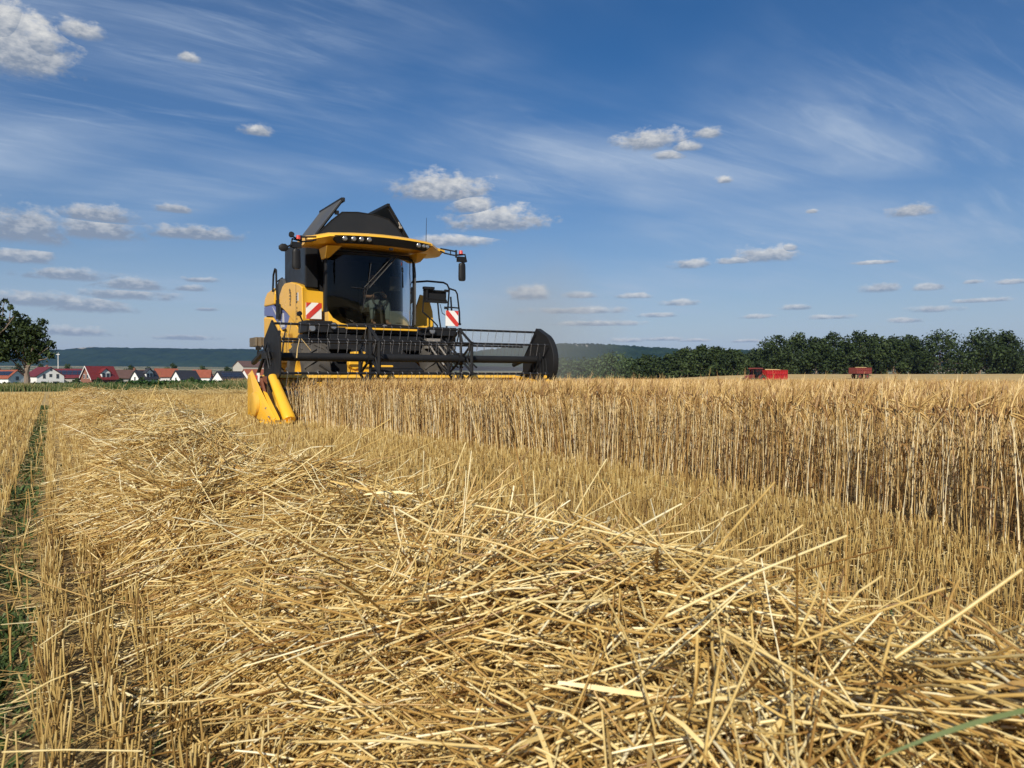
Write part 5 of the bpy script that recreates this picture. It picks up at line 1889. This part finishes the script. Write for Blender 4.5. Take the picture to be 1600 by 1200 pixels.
wb2 = part('warning_board', 'white', lambda b: b.box((2.05, 2.52, 2.27), (.34, .03, .38)), bevel=.006)


def stripes(b, cx, y, cz, w, h, s):
    """diagonal band and two corners"""
    hw, hh = w / 2, h / 2
    for poly in ([(-1, -.55), (-1, -1), (-.6, -1), (1, .45), (1, 1), (.62, 1)], [(-1, .35), (-.35, 1), (-1, 1)]):
        pp = [(cx + s * u * hw, cz + v * hh) for u, v in poly]
        b.prism(pp, 'y', y - .004, y)


part('stripes', 'red', lambda b: stripes(b, -1.12, 3.362, 2.38, .37, .38, 1), parent=wb1, smooth=False)
part('stripes', 'red', lambda b: stripes(b, 2.05, 2.502, 2.27, .34, .38, -1), parent=wb2, smooth=False)
part('lamp_stalk', 'black', lambda b: (b.tube([(-1.42, 3.1, 2.02), (-1.55, 3.05, 2.26)], .02, 6), b.tube([(-1.56, 3.06, 2.27), (-1.55, 2.99, 2.28)], .055, 10)))

# rear hood and lower body
RHp = [(7.45, 2.80), (7.30, 3.02), (7.05, 3.14), (6.35, 3.20), (6.20, 3.05), (6.30, 2.76), (6.69, 2.76), (7.40, 2.78)]
part('rear_hood', 'yellow', lambda b: b.prism(RHp, 'x', -1.32, 1.32), bevel=.06, seg=3)
LB = [(7.42, 2.50), (6.45, 2.42), (6.0, 2.24), (5.60, 2.02), (5.0, 1.95), (4.4, 1.95), (4.2, 1.30), (5.5, 1.28), (6.3, 1.22), (7.0, 1.45), (7.38, 1.80)]
part('lower_body', 'yellow', lambda b: b.prism(LB, 'x', -1.33, 1.33), bevel=.05, seg=3)
part('body_core', 'black', lambda b: (b.box((0, 5.6, 2.1), (2.44, 3.9, 1.5)), b.box((0, 5.9, 2.85), (2.2, 1.4, .5))))
part('blue_panel', 'blue', lambda b: b.prism([(7.40, 2.77), (6.45, 2.75), (6.05, 2.50), (6.02, 2.27), (6.45, 2.45), (7.41, 2.53)], 'x', -1.315, -1.25), bevel=.01)
part('blue_panel', 'blue', lambda b: b.prism([(5.76, 2.60), (5.3, 2.53), (4.72, 2.36), (5.10, 2.06), (5.5, 2.04), (6.0, 2.28)], 'x', -1.315, -1.25), bevel=.01)
part('silver_stripe', 'silver', lambda b: (b.prism([(6.46, 2.70), (6.10, 2.46), (5.55, 2.08), (5.40, 2.12), (5.95, 2.44), (6.30, 2.62)], 'x', -1.325, -1.31), b.prism([(5.42, 2.46), (5.32, 2.46), (5.25, 2.1), (5.45, 2.1)], 'x', -1.325, -1.31)), smooth=False)
part('yellow_wedge', 'yellow', lambda b: b.prism([(4.72, 2.34), (4.05, 2.04), (3.75, 1.9), (4.6, 1.60), (5.05, 2.05)], 'x', -1.33, -1.24), bevel=.02)
part('air_screen', 'grey', lambda b: b.tube([(-1.20, 5.72, 2.95), (-1.30, 5.72, 2.95)], [.44, .42], 24))
part('rear_ladder', 'black', lambda b: (b.tube([(-1.37, 5.62, 2.50), (-1.36, 5.86, 3.1), (-1.36, 5.90, 3.62), (-1.36, 6.02, 3.66), (-1.36, 6.18, 3.52), (-1.36, 6.25, 3.08)], .026, 6), b.tube([(-1.36, 5.9, 3.3), (-1.25, 5.7, 3.4)], .02, 6), b.box((-1.34, 5.72, 2.58), (.08, .28, .5)), b.tube([(-1.36, 5.6, 2.7), (-1.36, 5.45, 2.66), (-1.36, 5.45, 2.45)], .03, 6)))
sb_ = part('side_box', 'box', lambda b: (b.box((-1.58, 6.85, 1.77), (.36, .7, .24)), b.box((-1.62, 6.49, 1.77), (.06, .03, .25)), b.box((-1.72, 6.49, 1.77), (.03, .03, .25))), bevel=.015)
part('side_lamp', 'black', lambda b: (b.tube([(-1.70, 6.5, 1.60), (-1.70, 6.42, 1.60)], .06, 12), b.tube([(-1.70, 6.45, 1.55), (-1.71, 6.45, 1.42)], .022, 6), b.tube([(-1.70, 6.45, 1.5), (-1.35, 6.3, 1.5)], .016, 5)), parent=sb_)
part('strut', 'black', lambda b: (b.tube([(-1.45, 5.2, 2.0), (-1.60, 5.0, 1.25)], .035, 6), b.tube([(-1.36, 5.0, 2.0), (-1.52, 4.8, 1.25)], .02, 6)))
part('straw_chute', 'yellow', lambda b: b.loft([[(-1.1, 7.3, 1.2), (1.1, 7.3, 1.2), (1.1, 7.3, 2.7), (-1.1, 7.3, 2.7)], [(-1.05, 8.0, .75), (1.05, 8.0, .75), (1.05, 8.0, 1.6), (-1.05, 8.0, 1.6)]]), bevel=.04)

# ---- right side: platform, rails, console
part('right_panel', 'yellow2', lambda b: b.prism([(1.28, 3.40), (1.60, 2.92), (1.84, 2.86), (1.95, 2.5), (2.0, 1.96), (1.28, 1.96)][1:], 'y', 3.40, 3.46), bevel=.02)
rl = part('platform_rail', 'black', lambda b: (
    b.tube([(1.22, 3.0, 3.16), (1.48, 2.7, 3.17), (1.90, 2.68, 3.16), (2.0, 2.68, 3.12), (2.06, 2.68, 3.02), (2.0, 2.68, 2.25), (1.98, 2.68, 1.95)], .024, 6),
    b.tube([(2.03, 2.68, 3.03), (2.22, 2.66, 2.98), (2.27, 2.66, 2.90), (2.33, 2.66, 2.45), (2.34, 2.66, 2.17)], .022, 6),
    b.tube([(2.02, 2.68, 2.56), (2.32, 2.66, 2.55)], .018, 6), b.tube([(2.10, 2.68, 2.82), (2.15, 2.68, 2.10)], .024, 6), b.box((2.34, 2.66, 2.15), (.05, .05, .05)),
    b.tube([(1.40, 2.72, 3.0), (1.36, 2.72, 2.42), (1.62, 2.72, 2.22), (1.75, 2.72, 2.10), (1.77, 2.72, 1.95)], .020, 6),
    b.tube([(1.76, 2.72, 2.7), (1.80, 2.72, 2.3), (1.86, 2.72, 1.95)], .022, 6), b.box((1.98, 2.68, 2.96), (.10, .05, .06)), b.box((1.98, 2.68, 2.54), (.10, .05, .06))))
part('hose', 'black', lambda b: b.tube([(1.80, 2.66, 2.62), (1.84, 2.62, 2.40), (1.96, 2.6, 2.32), (2.06, 2.6, 2.36), (2.1, 2.62, 2.6)], .010, 5), parent=rl)
part('step_rack', 'black', lambda b: (b.box((1.70, 2.72, 2.95), (.62, .10, .03)), b.box((1.70, 2.72, 2.68), (.62, .12, .05)), b.box((1.70, 2.74, 2.82), (.60, .03, .26)), b.box((1.44, 2.70, 2.82), (.05, .1, .3)), b.box((1.5, 2.68, 3.0), (.28, .1, .06)), b.tube([(1.42, 2.66, 2.75), (1.98, 2.66, 2.72)], .018, 5)), parent=rl)
part('platform', 'black', lambda b: (b.box((1.75, 3.0, 1.98), (.9, .9, .06)), b.box((1.9, 2.6, 1.7), (.5, .2, .4))), bevel=.01)

# long straws caught on the reel
part('caught_straw', 'straw_heap', lambda b: (b.tube([(-2.55, -.56, 1.53), (-2.60, -.60, 1.35), (-2.62, -.62, 1.18)], [.006, .010, .014], 5), b.tube([(-2.52, -.56, 1.53), (-2.44, -.60, 1.42), (-2.36, -.6, 1.32)], .006, 5)))


# ---- the driver in the cab
def skin_figure(name, joints, edges, mat, parent=None, sub=1):
    me = bpy.data.meshes.new(name)
    keys = list(joints)
    me.from_pydata([joints[k][0] for k in keys], [(keys.index(a), keys.index(b)) for a, b in edges], [])
    o = bpy.data.objects.new(name, me)
    COL.objects.link(o)
    o.parent = parent
    o.modifiers.new('skin', 'SKIN')
    for i, k in enumerate(keys):
        r = joints[k][1]
        me.skin_vertices[0].data[i].radius = (r, r) if not isinstance(r, tuple) else r
        me.skin_vertices[0].data[i].use_root = (i == 0)
    if sub:
        s = o.modifiers.new('sub', 'SUBSURF')
        s.levels = s.render_levels = sub
    me.materials.append(mat)
    return o


def driver():
    base = Matrix.Translation((-1.938, 15.67, 0)) @ Matrix.Rotation(TH, 4, 'Z')
    sx, sy = .25, 3.10
    w = empty('person', base @ Vector((sx, sy, 2.49)), TH)
    tag(w, 'seated driver in pale blue jeans and dark shirt behind the tinted windscreen', 'person')
    J = {'pelvis': ((0, .06, .08), .13), 'belly': ((0, .10, .26), .125), 'chest': ((0, .10, .44), .145), 'neckb': ((0, .09, .56), .07), 'neck': ((0, .07, .63), .052),
         'skull': ((0, .05, .73), .088), 'crown': ((0, .06, .82), .070), 'face': ((0, -.035, .72), .045), 'nose': ((0, -.085, .735), .012)}
    E_ = [('pelvis', 'belly'), ('belly', 'chest'), ('chest', 'neckb'), ('neckb', 'neck'), ('neck', 'skull'), ('skull', 'crown'), ('skull', 'face'), ('face', 'nose')]
    for s, n in ((-1, 'l'), (1, 'r')):
        J.update({'hip' + n: ((s * .10, .02, .06), .085), 'knee' + n: ((s * .19, -.36, .10), .065), 'calf' + n: ((s * .19, -.42, -.14), .055), 'ankle' + n: ((s * .18, -.42, -.38), .040), 'toe' + n: ((s * .19, -.60, -.42), .035),
                  'sh' + n: ((s * .18, .10, .50), .062), 'elbow' + n: ((s * .26, -.08, .26), .045), 'wrist' + n: ((s * .19, -.30, .24), .030), 'palm' + n: ((s * .18, -.36, .25), .032), 'ear' + n: ((s * .088, .05, .72), .018)})
        E_ += [('pelvis', 'hip' + n), ('hip' + n, 'knee' + n), ('knee' + n, 'calf' + n), ('calf' + n, 'ankle' + n), ('ankle' + n, 'toe' + n), ('chest', 'sh' + n), ('sh' + n, 'elbow' + n), ('elbow' + n, 'wrist' + n), ('wrist' + n, 'palm' + n), ('skull', 'ear' + n)]
        for k in range(5):
            dz = .03 - .015 * k
            b1, b2 = 'f%da' % k + n, 'f%db' % k + n
            L = (.035, .05, .055, .05, .04)[k]
            J[b1] = ((s * .18 - s * (.012 if k else .03), -.385 if k else -.37, .25 + dz), .009)
            J[b2] = ((s * .18 - s * .03, -.385 - L * .7, .25 + dz + (.01 if k == 0 else -.005)), .008)
            E_ += [('palm' + n, b1), (b1, b2)]
    skin_figure('body', J, E_, M['skin'], w)
    legs = {'pelvis': ((0, .06, .08), .145)}
    le = []
    for s, n in ((-1, 'l'), (1, 'r')):
        legs.update({'hip' + n: ((s * .10, .02, .065), .10), 'knee' + n: ((s * .19, -.37, .105), .080), 'calf' + n: ((s * .19, -.425, -.14), .072), 'hem' + n: ((s * .18, -.42, -.33), .062)})
        le += [('pelvis', 'hip' + n), ('hip' + n, 'knee' + n), ('knee' + n, 'calf' + n), ('calf' + n, 'hem' + n)]
    skin_figure('jeans', legs, le, M['denim'], w)
    sh = {'belly': ((0, .09, .14), .15), 'chest': ((0, .10, .42), .16), 'col': ((0, .09, .55), .085)}
    se = [('belly', 'chest'), ('chest', 'col')]
    for s, n in ((-1, 'l'), (1, 'r')):
        sh.update({'sh' + n: ((s * .18, .10, .50), .078), 'cuff' + n: ((s * .23, .0, .36), .062)})
        se += [('chest', 'sh' + n), ('sh' + n, 'cuff' + n)]
    skin_figure('shirt', sh, se, M['shirt'], w)
    one(w, 'hair', M['hair'], lambda b: b.loft([[(r * math.cos(2 * math.pi * k / 12), .075 + r * 1.1 * math.sin(2 * math.pi * k / 12), z) for k in range(12)] for (r, z) in ((.088, .76), (.092, .81), (.080, .865), (.045, .90))]))


driver()

# ------------------------------------------------------------------ dust behind the machine
def build_dust():
    m = bpy.data.materials.new('dust')
    m.use_nodes = True
    nt = m.node_tree
    N, Lk = nt.nodes, nt.links
    N.remove(N['Principled BSDF'])
    pv = N.new('ShaderNodeVolumePrincipled')
    pv.inputs['Color'].default_value = (0.93, 0.88, 0.79, 1)
    pv.inputs['Anisotropy'].default_value = 0.1
    tc = N.new('ShaderNodeTexCoord')
    # fade out from the core to the rim of the cloud's own shape
    ln = N.new('ShaderNodeVectorMath')
    ln.operation = 'LENGTH'
    Lk.new(tc.outputs['Object'], ln.inputs[0])
    nz = N.new('ShaderNodeTexNoise')
    nz.inputs['Scale'].default_value = 2.2
    nz.inputs['Detail'].default_value = 3
    Lk.new(tc.outputs['Object'], nz.inputs['Vector'])
    ad = N.new('ShaderNodeMath')
    ad.operation = 'MULTIPLY_ADD'
    Lk.new(nz.outputs['Fac'], ad.inputs[0])
    ad.inputs[1].default_value = -0.7
    Lk.new(ln.outputs['Value'], ad.inputs[2])
    mr = N.new('ShaderNodeMapRange')
    mr.interpolation_type = 'SMOOTHSTEP'
    Lk.new(ad.outputs[0], mr.inputs[0])
    mr.inputs[1].default_value = 0.62
    mr.inputs[2].default_value = -0.15
    mr.inputs[3].default_value = 0.0
    mr.inputs[4].default_value = DUST
    Lk.new(mr.outputs[0], pv.inputs['Density'])
    Lk.new(pv.outputs[0], N['Material Output'].inputs['Volume'])
    b = MB()
    rings = []
    for i in range(1, 14):
        a = math.pi * i / 14
        rings.append([(math.sin(a) * math.cos(2 * math.pi * k / 24), math.sin(a) * math.sin(2 * math.pi * k / 24), math.cos(a)) for k in range(24)])
    b.loft(rings)
    o = b.build('dust_cloud', m)
    o.location = (0.6, 28, 2.2)
    o.scale = (4.4, 5.5, 4.4)
    tag(o, 'thin brownish dust drifting up behind the working harvester', 'dust', kind='stuff')


DUST = 0.08
build_dust()

# ------------------------------------------------------------------ haze over the whole land
def build_haze():
    m = bpy.data.materials.new('haze')
    m.use_nodes = True
    nt = m.node_tree
    N, Lk = nt.nodes, nt.links
    N.remove(N['Principled BSDF'])
    pv = N.new('ShaderNodeVolumePrincipled')
    pv.inputs['Color'].default_value = (0.24, 0.44, 1.0, 1)
    pv.inputs['Density'].default_value = HAZE
    Lk.new(pv.outputs[0], N['Material Output'].inputs['Volume'])
    b = MB()
    b.box((0, 0, 110), (20000, 20000, 260))
    o = b.build('haze', m, smooth=False)
    tag(o, 'thin blue summer haze over the far hills', 'haze', kind='stuff')


HAZE = 4.5e-5
build_haze()
